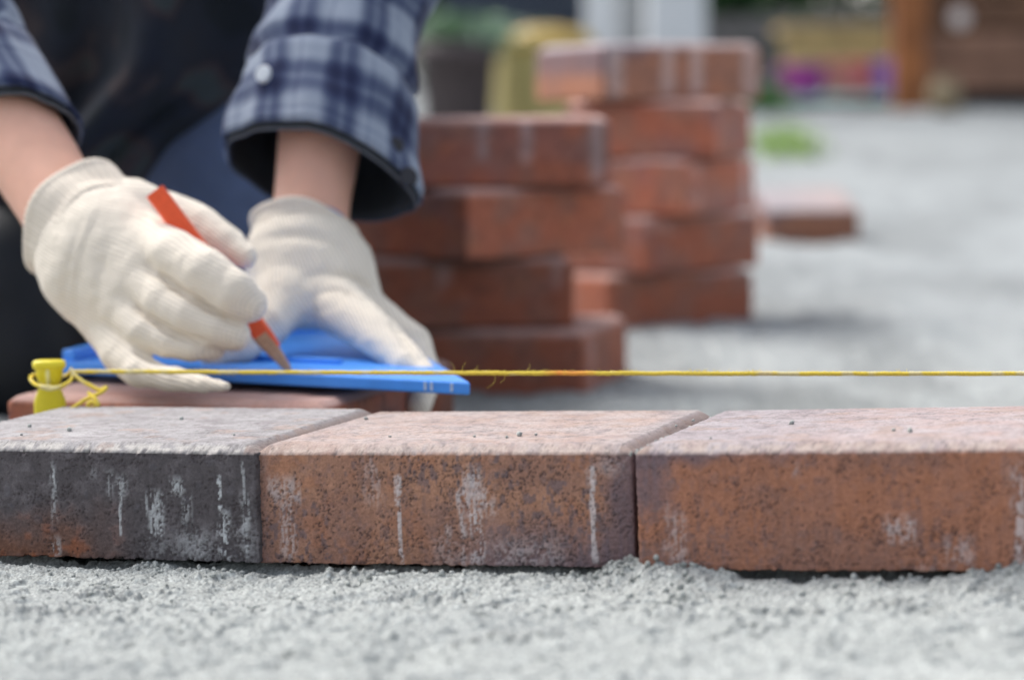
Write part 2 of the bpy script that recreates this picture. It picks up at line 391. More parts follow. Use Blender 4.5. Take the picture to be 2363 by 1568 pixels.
_q = ROW_O + _a[:, None] * ROW_E + _bb[:, None] * ROW_N
_r = .0004 + .0015 * RNG.random(_n) ** 3.5
crumbs('sand_crumbs', np.stack([_q[:, 0], _q[:, 1], surf(_q[:, 0], _q[:, 1]) + _r * .4], 1), _r, M['crumb'])

# broken clods of sand lying loose in a few places
_cp, _cr = [], []
for (x, y, sx, sy, n, r0) in ((1300, 1325, 60, 8, 26, .0017), (1560, 1385, 55, 14, 34, .0020), (1280, 1412, 25, 8, 12, .0019), (1090, 1432, 22, 7, 10, .0017), (1420, 1300, 45, 7, 30, .0016), (1520, 1312, 50, 8, 24, .0016), (2290, 1318, 60, 12, 34, .0024), (2180, 1335, 60, 10, 22, .0016), (820, 1325, 40, 8, 22, .0016),
                          (200, 1352, 60, 12, 30, .0014), (240, 1322, 50, 6, 22, .0014), (560, 1392, 60, 14, 20, .0014), (1700, 1420, 70, 20, 26, .0018), (1750, 1490, 50, 14, 16, .0020), (2000, 1400, 120, 25, 24, .0016), (420, 1450, 120, 30, 24, .0016), (680, 1528, 12, 4, 5, .0022), (970, 1380, 90, 20, 24, .0014), (1900, 1345, 90, 14, 26, .0015)):
    for k in range(n):
        g = G(x + random.gauss(0, sx), y + random.gauss(0, sy), .002); r = r0 * random.uniform(.45, 1.25); _cr.append(r); _cp.append([g[0], g[1], surf(g[0], g[1]) + r * .35])
crumbs('sand_clods', np.array(_cp), np.array(_cr), M['crumb'])

# ------------------------------------------------------------------ pavers
def paver_shape(L, D, T, h, ch=.0065, chz=.0048, rc=.0014):
    h0 = h
    def lines(n_len, h):
        k = max(2, int(round((n_len - 2 * ch) / h))); m = max(2, int(round(ch / min(h, ch / 2))))
        return np.concatenate([np.linspace(0, ch, m + 1)[:-1], np.linspace(ch, n_len - ch, k + 1), np.linspace(n_len - ch, n_len, m + 1)[1:]])
    xs, ys = lines(L, h0), lines(D, h0 * (2.2 if h0 < .0015 else 1)); zs = np.linspace(0, T - chz, max(2, int(round(T / h))) + 1)
    Vs, Fs, o = [], [], 0
    def grid(P3):
        nonlocal o
        a, b = P3.shape[:2]; i, j = np.meshgrid(np.arange(a - 1), np.arange(b - 1), indexing='ij'); i = i.ravel(); j = j.ravel()
        Vs.append(P3.reshape(-1, 3)); Fs.append(np.stack([i * b + j, (i + 1) * b + j, (i + 1) * b + j + 1, i * b + j + 1], 1) + o); o += a * b
    X, Y = np.meshgrid(xs, ys, indexing='ij')
    e = np.minimum(np.minimum(X, L - X), np.minimum(Y, D - Y)); Zt = T - chz * np.clip(1 - e / ch, 0, 1) ** 1.25
    grid(np.stack([X, Y, Zt], -1)); grid(np.stack([X, Y, 0 * X], -1)[:, ::-1])
    X, Z = np.meshgrid(xs, zs, indexing='ij'); grid(np.stack([X, 0 * X, Z], -1)); grid(np.stack([X, 0 * X + D, Z], -1)[:, ::-1])
    Y, Z = np.meshgrid(ys, zs, indexing='ij'); grid(np.stack([0 * Y, Y, Z], -1)[:, ::-1]); grid(np.stack([0 * Y + L, Y, Z], -1))
    V = np.concatenate(Vs); F = np.concatenate(Fs)
    key = np.round(V * 1e6).astype(np.int64); _, first, inv = np.unique(key, axis=0, return_index=True, return_inverse=True); inv = inv.ravel()
    V = V[first]; F = inv[F]
    # round the vertical corners
    dx = np.minimum(V[:, 0], L - V[:, 0]); dy = np.minimum(V[:, 1], D - V[:, 1]); mk_ = (dx < rc) & (dy < rc)
    d = np.hypot(rc - dx, rc - dy); s = np.where(mk_ & (d > rc), rc / np.maximum(d, 1e-9), 1)
    sx = np.where(V[:, 0] < L / 2, 1, -1); sy = np.where(V[:, 1] < D / 2, 1, -1)
    V[:, 0] += np.where(mk_, sx * ((rc - (rc - dx) * s) - dx), 0); V[:, 1] += np.where(mk_, sy * ((rc - (rc - dy) * s) - dy), 0)
    return V, F
def paver(label, pos, yaw, pitch=0, roll=0, L=.2, D=.175, T=.061, h=.005, seed=0, stains=(), style='brown', tint=1.0, group=None, name='paver', ch=.0065, chz=.0048):
    V, F = paver_shape(L, D, T, h, ch, chz); N = normals(V, F); hero = h < .002
    p = V + seed * 3.7
    top = sstep(.45, .8, N[:, 2]); front = (V[:, 1] < .0025) & (V[:, 2] < T - .0045)
    wide = np.stack([p[:, 0], p[:, 1], p[:, 2] * .35], 1)              # stretched up the face: drag marks of the mould
    n1 = fbm(p, 38, 4, seed); n2 = fbm(p, 95, 3, seed + 5); n3 = fbm(p + 9, 20, 3, seed + 9)
    st = fbm(wide * np.array([1, 1, .18]), 420, 2, seed + 3) if hero else np.full(len(V), .5)
    gr = fbm(p, 700, 2, seed + 6) if hero else fbm(p, 160, 2, seed + 6)
    if style == 'charcoal':
        c = np.ones((len(V), 3)) * np.array([.092, .082, .086]); c = mixc(c, (.125, .112, .118), sstep(.45, .68, n2))
        rise = sstep(.034, .004, V[:, 2] + (n1 - .5) * .03) * sstep(.145, .055, V[:, 0] + (n3 - .5) * .05)
        c = mixc(c, (.20, .088, .05), np.clip(rise * (.35 + 1.1 * n2), 0, 1) * .85)
        c = mixc(c, (.30, .10, .045), rise * sstep(.55, .7, n2) * .7)
    else:
        c = np.ones((len(V), 3)) * np.array({'brown': (.385, .205, .135), 'rust': (.365, .165, .102), 'red': (.36, .122, .074)}[style])
        c = mixc(c, (.255, .140, .110), sstep(.38, .66, n1) * .6)
        c = mixc(c, (.37, .150, .075), sstep(.56, .76, n2) * .30)
        if style == 'brown':
            pur = sstep(.030, .0, V[:, 2] + (n1 - .5) * .03) * sstep(.06, .15, V[:, 0] + (n3 - .5) * .05) + sstep(.178, .196, V[:, 0] + (n1 - .5) * .02) + sstep(.012, .002, V[:, 0]) * .4
        elif style == 'rust':
            pur = sstep(.046, .056, V[:, 2] + (n1 - .5) * .022) * sstep(.12, .03, V[:, 0]) + sstep(.022, .006, V[:, 0] + (n1 - .5) * .016) * sstep(.02, .036, V[:, 2]) * .9
        else: pur = sstep(.56, .72, n3) * .35
        c = mixc(c, (.150, .118, .140), np.clip(pur, 0, 1) * (.62 + .3 * st))
        if hero: c = mixc(c, (.150, .115, .125), sstep(.54, .66, fbm(p * np.array([1, 1, .6]), 430, 3, seed + 44)) * (.25 + .45 * sstep(.4, .6, n3)) * (.55 if style == 'rust' else 1))
    c *= (.91 + .18 * st)[:, None]; c *= (.86 + .28 * gr)[:, None]
    # open pores in the face
    if hero:
        w1 = worley(p, 640, seed); w2 = worley(p, 380, seed + 40); br = fbm(wide * np.array([1, 1, .45]), 850, 2, seed + 71)
        pit = sstep(.46, .22, w1) * sstep(.40, .66, fbm(p, 85, 3, seed + 8)) + .95 * sstep(.30, .12, w2) * (vnoise(p, 200, seed + 2) > .42)
        peb = sstep(.34, .28, worley(p, 120, seed + 60)) * (vnoise(p, 120, seed + 11) > .72)
    else: pit = sstep(.62, .75, fbm(p, 180, 2, seed + 8)) * .5; peb = 0 * pit; br = st
    pit = np.clip(pit, 0, 1)
    c = mixc(c, (.055, .042, .045), pit * .75 * (1 - .5 * top)); c = mixc(c, c * .75 + np.array([.03, .03, .035]), peb * .8)
    # worn, dusty top and chamfer
    dust = np.clip(top * (.62 + .55 * (fbm(p, 60, 4, seed + 13) - .35)), 0, 1)
    tops = {'charcoal': (.42, .405, .405), 'brown': (.42, .385, .375), 'rust': (.415, .39, .40), 'red': (.52, .38, .345)}[style]
    c = mixc(c, tops, dust * .95)
    if hero:
        edge = sstep(.002, .007, np.minimum(np.minimum(V[:, 0], L - V[:, 0]), np.minimum(V[:, 1], D - V[:, 1])))
        c = mixc(c, (.34, .25, .21), top * sstep(.56, .68, fbm(p, 70, 4, seed + 21)) * .55)
        c = mixc(c, (.20, .17, .18), top * sstep(.60, .72, fbm(p * np.array([.8, 1, 1]), 110, 4, seed + 22)) * .45 * edge)
        cham = top * (1 - edge) * (V[:, 1] < .012)
        c = mixc(c, (.56, .53, .49) if style == 'charcoal' else (.50, .41, .36), cham * sstep(.3, .6, fbm(p, 300, 2, seed + 33)) * .8)
        c = mixc(c, (.10, .09, .09), np.clip(top * edge * sstep(.60, .72, fbm(p, 330, 2, seed + 24)) * .32, 0, 1)); c = mixc(c, (.07, .06, .06), np.clip(top * pit * .5, 0, 1))
        sidej = (1 - edge) * top * ((V[:, 0] < .007) | (V[:, 0] > L - .007))
        c = mixc(c, (.26, .18, .15), sidej * .6)
    # efflorescence streaks and mortar smears, each at its own place on the face
    white = np.zeros(len(V))
    for (a0, a1, z0, z1, s, kind) in stains:
        ja = (n2 - .5) * .004; a = V[:, 0] + ja; z = V[:, 2]
        if kind == 'line':
            cx = (a0 + a1) / 2; wd = (a1 - a0) / 2 * (.6 + .7 * fbm(np.stack([z * 1, z * 0, z * 0], 1), 160, 2, seed + int(a0 * 9999)))
            k = sstep(1.25, .8, np.abs(V[:, 0] + (fbm(np.stack([z, z * 0, z * 0], 1), 90, 2, seed + 77) - .5) * .0016 - cx) / wd) * sstep(z0 - .002, z0, z) * sstep(z1 + .002, z1, z) * sstep(.30, .52, .5 * gr + .5 * n2)
        elif kind == 'band':
            k = sstep(a0 - .003, a0 + .003, a) * sstep(a1 + .003, a1 - .003, a) * (.6 + .5 * n2) * sstep(z0 - .004, z0 + .012, z + (n1 - .5) * .02)
        elif kind == 'wash':
            k = sstep(a0 - .006, a0 + .008, a) * sstep(a1 + .006, a1 - .008, a) * sstep(z0 - .004, z0 + .003, z) * sstep(z1 + .006, z1 - .006, z) * sstep(.36, .60, gr * .6 + n2 * .4)
        else:
            k = sstep(a0 - .002, a0 + .002, a) * sstep(a1 + .002, a1 - .002, a) * sstep(z0 - .004, z0 + .004, z) * sstep(z1 + .004, z1 - .004, z) * sstep(.43, .60, .42 * gr + .50 * br + .30 * (n2 - .5) + .06)
        white = np.maximum(white, np.clip(k, 0, 1) * s * (V[:, 1] < .003))
    c = mixc(c, (.60, .55, .55) if style != 'charcoal' else (.58, .60, .61), np.clip(white, 0, 1) * .86 * (1 - .6 * pit))
    c *= tint
    # relief: pores, chipped arrises, raised crusts
    if hero:
        arr = np.exp(-((V[:, 2] - (T - .0048)) / .0022) ** 2) + np.exp(-(V[:, 2] / .002) ** 2)
        chip = sstep(.50, .72, fbm(p, 210, 3, seed + 50)) * arr
        dsp = -pit * .0007 + (n2 - .5) * .0005 + (gr - .5) * .0008 - chip * (.0006 if style != 'charcoal' else .0012) + white * .0005 * gr + peb * .0004
        dsp *= np.where(top > .5, .35, 1); V = V + N * dsp[:, None]
    else: V = V + N * ((n2 - .5) * .0015)[:, None]
    o = mk(name, V, F, M['paver'], col=c); o.location = pos
    o.rotation_euler = Matrix.Rotation(yaw, 3, 'Z').__matmul__(Matrix.Rotation(pitch, 3, 'X')).__matmul__(Matrix.Rotation(roll, 3, 'Y')).to_euler()
    return tag(o, label, 'paver', group)

R_ = math.radians
def stl(lst, cx0, span, zy0, zy1, flip=None):      # stain boxes measured on the photograph -> paver-local metres
    out = []
    for (x0, x1, y0, y1, s, k) in lst:
        out.append(((x0 - cx0) / span * .2, (x1 - cx0) / span * .2, (zy0 - y1) / (zy0 - zy1) * .0558, (zy0 - y0) / (zy0 - zy1) * .0558, s, k))
    return out
st_mid = stl([(105, 290, 430, 570, .50, 'p'), (160, 245, 540, 890, .50, 'p'), (650, 675, 330, 560, .3, 'p'), (670, 745, 300, 580, .30, 'p'), (838, 862, 420, 905, .85, 'line'), (822, 850, 425, 570, .6, 'line'),
              (1215, 1315, 375, 500, .75, 'p'), (1165, 1350, 480, 590, .75, 'p'), (1185, 1215, 560, 915, .85, 'p'), (1240, 1312, 580, 905, .9, 'p'), (1310, 1400, 540, 640, .45, 'p'),
              (1090, 1130, 690, 800, .5, 'p'), (1050, 1170, 760, 910, .45, 'wash'), (1350, 1760, 770, 910, .40, 'wash'), (1904, 1932, 370, 880, .85, 'line'), (1890, 1920, 380, 470, .5, 'p'), (1945, 2085, 300, 400, .4, 'wash'), (30, 60, 300, 400, .5, 'wash')],
             35, 2100, 915, 300)
st_left = stl([(196, 224, 360, 700, .55, 'p'), (206, 218, 400, 520, .8, 'line'), (180, 245, 800, 905, .55, 'p'), (455, 478, 392, 432, .6, 'p'), (545, 575, 405, 540, .6, 'p'), (592, 662, 430, 540, .55, 'p'), (608, 622, 530, 760, .7, 'line'),
               (755, 800, 530, 640, .6, 'p'), (790, 885, 515, 790, .72, 'p'), (925, 1000, 440, 525, .85, 'p'), (985, 1045, 530, 690, .55, 'p'), (950, 1180, 740, 905, .42, 'wash'), (760, 960, 780, 900, .25, 'wash'),
               (1205, 1226, 420, 620, .95, 'line'), (1205, 1268, 620, 910, .95, 'p'), (1350, 1396, 520, 880, .65, 'p'), (1355, 1372, 340, 540, .5, 'line'), (1290, 1440, 700, 905, .3, 'wash')],
              1440 - 2128, 2128, 910, 290)
st_right = stl([(200, 235, 560, 830, .4, 'p'), (240, 335, 620, 905, .42, 'p'), (1445, 1615, 640, 775, .62, 'p'), (1500, 1560, 650, 720, .6, 'wash'), (1775, 1935, 760, 910, .42, 'p'), (2138, 2208, 380, 895, .75, 'p'), (2110, 2240, 320, 500, .25, 'wash'), (930, 985, 340, 400, .3, 'p'), (945, 972, 820, 935, .5, 'p'), (1550, 1800, 900, 945, .4, 'wash')],
               55, 2310, 940, 285)
GR1 = 'pavers laid in the front row'
PV1 = paver('charcoal faced paver with white streaks at left end of the front row', (-.3216, 1.3706, -.002), R_(-17.6), R_(.04), R_(-.94), h=.0007, seed=1, stains=st_left, style='charcoal', group=GR1)
PV2 = paver('brown paver with a pale chalky smear in the middle of the front row', (-.1308, 1.3152, .0005), R_(-17.3), R_(-.49), R_(-1.74), h=.0007, seed=2, stains=st_mid, style='brown', group=GR1)
PV3 = paver('rusty brown paver at right end of the front row beneath the bare string', (.0611, 1.2405, .0083), R_(-17.9), R_(-.6), R_(-2.34), h=.0007, seed=3, stains=st_right, style='rust', group=GR1)
# second course behind: one paver under the pencil hand, one cut piece
_e = ROW_E; c4 = G(750, 943, .0565)
paver('reddish paver behind the front row with the blue plate and right glove on it', (c4[0] - _e[0] * .211, c4[1] - _e[1] * .211, -.001), R_(-17.4), L=.211, h=.002, seed=4, style='red')
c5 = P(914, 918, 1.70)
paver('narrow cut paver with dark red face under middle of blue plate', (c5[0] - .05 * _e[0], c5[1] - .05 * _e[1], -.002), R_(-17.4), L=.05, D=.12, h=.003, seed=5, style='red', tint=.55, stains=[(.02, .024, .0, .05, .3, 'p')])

# stacks of pavers on the bed
def stack(rows, cy, z0, pitch, group, s0):
    for k, (cx, psi, style, tint, stn, lab) in enumerate(rows):
        a = R_(psi); e = np.array([math.cos(a), math.sin(a)]); n = np.array([-math.sin(a), math.cos(a)])
        Yc = cy - (e * .1 + n * .0875)[1]; q = P(cx, 600, Yc)
        paver(lab, (q[0], q[1], z0 + pitch * k), a, seed=s0 + k, style=style, tint=tint * 1.2, stains=stn, group=group, h=.004, T=.0630, ch=.009, chz=.0068)
stack([(1345, 76, 'red', .80, [(.02, .05, .0, .056, .35, 'wash')], 'bottom paver of the near stack, its pale end sticking out to the right'),
       (818, 3, 'red', .72, [(.075, .088, .03, .056, .35, 'band'), (.18, .19, .03, .05, .35, 'band')], 'second lowest paver of the near stack, dark red, just behind left glove'),
       (1078, 42, 'red', 1.0, [], 'paver turned cornerwise below the top one of the near stack'),
       (905, 3, 'red', 1.05, [(.079, .088, .02, .056, .4, 'band'), (.119, .129, .015, .056, .42, 'band'), (.182, .193, .0, .056, .4, 'band')], 'top paver of the near stack beside the open plaid cuff')],
      2.44, -.026, .0645, 'pavers of the near stack', 20)
stack([(1402, 31, 'red', .82, [], 'bottom paver of the tall far stack, a pale ledge at its left'),
       (1490, 46, 'red', .9, [(.0, .06, .045, .056, .3, 'wash')], 'second paver from the ground in the tall far stack'),
       (1580, 62, 'red', 1.2, [(.01, .045, .01, .056, .35, 'wash'), (.165, .185, .0, .056, .4, 'band')], 'middle paver of the tall far stack, with pale upright bands'),
       (1656, 74, 'red', 1.1, [(.0, .03, .0, .056, .2, 'wash')], 'paver just below the top of the tall far stack'),
       (1392, 24, 'rust', 1.0, [(.006, .026, .0, .056, .5, 'band'), (.073, .09, .0, .056, .5, 'band'), (.11, .127, .0, .056, .5, 'band'), (.178, .196, .0, .056, .45, 'band')], 'top paver of the tall far stack with four pale stripes')],
      2.99, -.008, .0643, 'pavers of the far stack', 40)
q = P(1768, 540, 4.1)
paver('loose small paver lying alone on the sand right of the tall stack', (q[0], q[1], ground_z(4.1) - .004), R_(2), R_(9), 0, L=.148, D=.19, T=.058, h=.004, seed=60, style='rust', tint=.92)

# crumbs of sand lying on the laid pavers
def on_top(o, x, y, T=.061):
    m = Matrix.Translation(o.location) @ o.rotation_euler.to_matrix().to_4x4(); c = m @ Vector((.1, .08, T)); n = m.to_3x3() @ Vector((0, 0, 1))
    d = FWD * FPX + RGT * (x - 1181.5) + UPV * (784 - y); t = (np.array(c) - CAMPOS) @ np.array(n) / (d @ np.array(n)); return CAMPOS + d * t
_pts, _rr = [], []
for (x, y, r) in ((160, 994, .0017), (68, 985, .0014), (418, 968, .0016), (49, 1004, .0009), (845, 968, .0017), (1198, 1006, .0019), (1237, 1004, .0012), (1170, 1010, .001), (1095, 1008, .0012), (1560, 984, .001), (1600, 972, .001), (1827, 978, .0015), (2062, 994, .0014), (2100, 997, .0016), (1640, 1012, .001), (900, 1008, .0009), (540, 1004, .0008)):
    g = on_top(PV1 if x < 600 else PV2 if x < 1590 else PV3, x, y); _pts.append(g + np.array([0, 0, r * .5])); _rr.append(r)
_m3 = Matrix.Translation(PV3.location) @ PV3.rotation_euler.to_matrix().to_4x4()
for k in range(140):
    _pts.append(np.array(_m3 @ Vector((-.0015 + RNG.normal(0, .0015), RNG.random() * .17, .0555 + .0015 * RNG.random())))); _rr.append(.0005 + .0008 * RNG.random())
crumbs('paver_crumbs', np.array(_pts), np.array(_rr), M['crumb'])

A_ = np.array
# ------------------------------------------------------------------ implicit-surface modeller (for the person, the gloves)
class Field:
    def __init__(s, lo, hi, h):
        s.lo = np.asarray(lo, float); s.h = h; s.n = np.ceil((np.asarray(hi) - s.lo) / h).astype(int) + 1; s.d = np.full(s.n, 1.0, np.float32)
    def pts(s, lo, hi):
        a = np.clip(np.floor((lo - s.lo) / s.h).astype(int), 0, s.n - 1); b = np.clip(np.ceil((hi - s.lo) / s.h).astype(int) + 1, 1, s.n)
        ax = [s.lo[k] + s.h * np.arange(a[k], b[k]) for k in range(3)]
        return tuple(slice(a[k], b[k]) for k in range(3)), np.meshgrid(*ax, indexing='ij')
    def cap(s, a, b, ra, rb, k, sq=None):
        """tapered capsule, blended in with radius k"""
        a = np.asarray(a, float); b = np.asarray(b, float); m = max(ra, rb) + 3 * k + 4 * s.h
        sl_, (X, Y, Z) = s.pts(np.minimum(a, b) - m, np.maximum(a, b) + m)
        ab = b - a; L2 = ab @ ab + 1e-12
        t = np.clip(((X - a[0]) * ab[0] + (Y - a[1]) * ab[1] + (Z - a[2]) * ab[2]) / L2, 0, 1)
        dx, dy, dz = X - a[0] - t * ab[0], Y - a[1] - t * ab[1], Z - a[2] - t * ab[2]
        if sq is not None: dx, dy, dz = dx / sq[0], dy / sq[1], dz / sq[2]
        s.smin(sl_, np.sqrt(dx * dx + dy * dy + dz * dz) - (ra + (rb - ra) * t), k)
    def smin(s, sl_, d, k):
        o = s.d[sl_]
        if k > 0:
            hh = np.clip(k - np.abs(o - d), 0, None) / k; s.d[sl_] = np.minimum(o, d) - hh * hh * k * .25
        else: s.d[sl_] = np.minimum(o, d)
    def chain(s, pts, k, mul=1.0):
        for (a, ra), (b, rb) in zip(pts[:-1], pts[1:]): s.cap(a, b, ra * mul, rb * mul, k)
    def front(s, x, y):
        """first surface point met from the camera side at a photo position"""
        Ys = np.arange(s.lo[1], s.lo[1] + s.h * s.n[1], s.h * .5); q = np.array([P(x, y, Y) for Y in Ys]); i = np.round((q - s.lo) / s.h).astype(int)
        ok = ((i >= 0) & (i < s.n)).all(1); v = np.full(len(q), 9.0); v[ok] = s.d[tuple(i[ok].T)]
        k = np.argmax(v < 0); return q[k] if v.min() < 0 else None
    def line(s, pts, r, k, inset, carve):
        """a crease (carve) or a fold (ridge) drawn along the surface"""
        q = [s.front(x, y) for x, y in spline(A_(pts), 5)]; q = [a + A_((0, inset, 0)) for a in q if a is not None]
        for n_, (a, b) in enumerate(zip(q[:-1], q[1:])):
            if np.linalg.norm(b - a) > .02: continue
            e = .35 + .65 * math.sin(math.pi * min(.92, max(.08, (n_ + .5) / (len(q) - 1))))
            if carve:
                s.d *= -1; s.cap(a, b, r * e, r * e, k); s.d *= -1
            else: s.cap(a, b, r * e, r * e, k)
    def merge(s, o, k): s.smin((slice(None),) * 3, o.d, k)
    def like(s):
        f = Field.__new__(Field); f.lo, f.h, f.n = s.lo, s.h, s.n; f.d = np.full(s.n, 1.0, np.float32); return f
    def mesh(s, smooth=2):
        d = s.d; I = d < 0; n = s.n
        c = np.zeros(n - 1, np.int8)
        for a in (0, 1):
            for b in (0, 1):
                for e in (0, 1): c += I[a:n[0] - 1 + a, b:n[1] - 1 + b, e:n[2] - 1 + e]
        cell = np.argwhere((c > 0) & (c < 8)); idx = np.full(n - 1, -1, np.int64); idx[tuple(cell.T)] = np.arange(len(cell))
        acc = np.zeros((len(cell), 3)); cnt = np.zeros(len(cell))
        for ax in range(3):
            o1, o2 = [k for k in range(3) if k != ax]
            for p_ in (0, 1):
                for q_ in (0, 1):
                    A = cell.copy(); A[:, o1] += p_; A[:, o2] += q_; B = A.copy(); B[:, ax] += 1
                    va, vb = d[tuple(A.T)], d[tuple(B.T)]; m = (va < 0) != (vb < 0)
                    t = np.where(m, va / np.where(m, va - vb, 1), 0); pt = A.astype(float); pt[:, ax] += t
                    acc[m] += pt[m]; cnt[m] += 1
        V = s.lo + s.h * acc / cnt[:, None]; Fs = []
        for ax in range(3):
            o1, o2 = (ax + 1) % 3, (ax + 2) % 3
            sa = [slice(None)] * 3; sb = [slice(None)] * 3; sa[ax] = slice(0, -1); sb[ax] = slice(1, None)
            A, B = I[tuple(sa)], I[tuple(sb)]
            for inside in (True, False):
                e = np.argwhere((A != B) & (A == inside)); e = e[(e[:, o1] > 0) & (e[:, o2] > 0) & (e[:, o1] < n[o1] - 1) & (e[:, o2] < n[o2] - 1)]
                q = []
                for (p_, q_) in ((-1, -1), (0, -1), (0, 0), (-1, 0)):
                    g = e.copy(); g[:, o1] += p_; g[:, o2] += q_; q.append(idx[tuple(g.T)])
                q = np.stack(q, 1); Fs.append(q if inside else q[:, ::-1])
        F = np.concatenate(Fs); F = F[(F >= 0).all(1)]
        for _ in range(smooth):
            acc = np.zeros_like(V); cnt = np.zeros(len(V))
            for k in range(4):
                np.add.at(acc, F[:, k], V[F[:, (k + 1) % 4]]); np.add.at(acc, F[:, k], V[F[:, k - 1]]); np.add.at(cnt, F[:, k], 2)
            V = V * .4 + .6 * acc / np.maximum(cnt, 1)[:, None]
        return V, F
def seg_uv(V, segs):
    """fabric coordinates from the nearest limb segment: around / along, metres"""
    best = np.full(len(V), 9.0); uv = np.zeros((len(V), 2)); acc = 0
    for (a, ra, b, rb, off) in segs:
        a = np.asarray(a); b = np.asarray(b); ab = b - a; L = np.linalg.norm(ab); t_ = ab / L
        t = np.clip((V - a) @ t_ / L, 0, 1); d = V - a - t[:, None] * ab; dist = np.linalg.norm(d, axis=1) / (ra + (rb - ra) * t)
        ref = np.array([0, 1., 0]); e1 = ref - t_ * (ref @ t_); e1 /= np.linalg.norm(e1); e2 = np.cross(t_, e1)
        ang = np.arctan2(d @ e2, -(d @ e1)); m = dist < best
        best[m] = dist[m]; uv[m, 0] = (ang * (ra + rb) / 2)[m]; uv[m, 1] = (off + (V - a) @ t_)[m]
    return uv

# ------------------------------------------------------------------ the person (kneels facing the camera, leaning over the pavers)
PERSON = empty('person', (-.28, 2.2, -.015), 'kneeling person in navy plaid shirt and cream knit gloves marking with a pencil', 'person')
def child(V): return np.asarray(V, float) - np.array([-.28, 2.2, -.015])
wrR, wrL = P(168, 518, 1.645), P(712, 525, 1.745)
elR, elL = np.array([-.430, 1.81, .365]), np.array([-.113, 1.85, .372])
shR, shL = np.array([-.45, 2.03, .57]), np.array([-.09, 2.07, .57])
body = Field((-.62, 1.55, -.04), (.02, 2.72, .98), .0065)
B_ = body.cap
B_((-.28, 2.40, .33), (-.275, 2.14, .50), .135, .145, .05); B_((-.44, 2.05, .56), (-.11, 2.08, .56), .06, .06, .05)
B_((-.275, 2.06, .60), (-.27, 1.99, .68), .055, .052, .03)
B_((-.268, 1.955, .735), (-.268, 1.905, .775), .078, .072, .03); B_((-.268, 1.885, .70), (-.268, 1.875, .69), .045, .035, .03)      # skull, jaw
B_((-.268, 1.832, .735), (-.268, 1.818, .725), .010, .014, .012)                                                                    # nose
for s_ in (-1, 1):
    B_((-.268 + s_ * .075, 1.945, .745), (-.268 + s_ * .079, 1.95, .725), .014, .010, .006)                                         # ears
    B_((-.268 + s_ * .03, 1.845, .762), (-.268 + s_ * .045, 1.85, .765), .010, .008, .012)                                          # brow
for a_, e_, wq, pre in ((shR, elR, wrR, 'R'), (shL, elL, wrL, 'L')):
    B_(a_, e_, .048, .036, .02); 
    m1 = e_ * .55 + wq * .45
    B_(e_, m1, .036, .033, .015); B_(m1, wq, .033, .0275 if pre == 'R' else .0255, .015)
    d_ = (wq - m1); d_ /= np.linalg.norm(d_); B_(wq, wq + d_ * .02, .025, .017, .01)
for hp, kn, an, to in (((-.37, 2.36, .30), (-.425, 2.02, .075), (-.42, 2.44, .06), (-.42, 2.56, .03)), ((-.20, 2.36, .32), (-.222, 2.07, .275), (-.232, 2.11, .06), (-.23, 2.0, .025))):
    B_(hp, kn, .085, .060, .04); B_(kn, an, .058, .040, .02); B_(an, to, .042, .032, .02)
V, F = body.mesh(2); mk('body', child(V), F, M['skin'], PERSON)
# hair cap
hf = Field((-.40, 1.78, .64), (-.14, 2.1, .92), .006); hf.cap((-.268, 1.972, .752), (-.268, 1.925, .795), .082, .074, .02); V, F = hf.mesh(1)
mk('hair', child(V), F, M['hair'], PERSON)
for s_ in (-1, 1):
    v, f = ico(); mk('eye', child(v * .009 + np.array([-.268 + s_ * .032, 1.842, .748])), f, M['button'], PERSON)

# trousers, knee pad, boots
def cloth_body(name, caps, h, mat_, wr=.006, k=.035, parent=PERSON, sc=14):
    P0 = np.array([np.minimum(a, b) - max(ra, rb) - .03 for a, b, ra, rb in caps]).min(0); P1 = np.array([np.maximum(a, b) + max(ra, rb) + .03 for a, b, ra, rb in caps]).max(0)
    f = Field(P0, P1, h)
    for a, b, ra, rb in caps: f.cap(a, b, ra, rb, k)
    V, F = f.mesh(2); N = normals(V, F); V = V + N * ((fbm(V * np.array([1, 1, .55]), sc, 3, 5) - .5) * 2 * wr)[:, None]
    return mk(name, child(V), F, mat_, parent)
cloth_body('trousers', [(A_((-.37, 2.36, .30)), A_((-.425, 2.04, .085)), .105, .075), (A_((-.425, 2.04, .085)), A_((-.42, 2.40, .075)), .075, .06),
                        (A_((-.20, 2.36, .32)), A_((-.222, 2.07, .275)), .105, .072), (A_((-.222, 2.07, .270)), A_((-.232, 2.10, .09)), .072, .072), (A_((-.37, 2.40, .33)), A_((-.2, 2.40, .33)), .12, .12)], .009, M['denim'], .010)
k_ = P(40, 742, 1.955)
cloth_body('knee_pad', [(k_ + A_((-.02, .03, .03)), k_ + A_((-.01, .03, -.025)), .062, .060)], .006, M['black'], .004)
cloth_body('boot', [(A_((-.232, 2.11, .03)), A_((-.23, 2.0, .015)), .045, .036), (A_((-.232, 2.12, .03)), A_((-.232, 2.12, .09)), .05, .05)], .007, M['boot'], .002)
cloth_body('boot', [(A_((-.42, 2.44, .04)), A_((-.42, 2.58, .02)), .045, .036)], .007, M['boot'], .002)
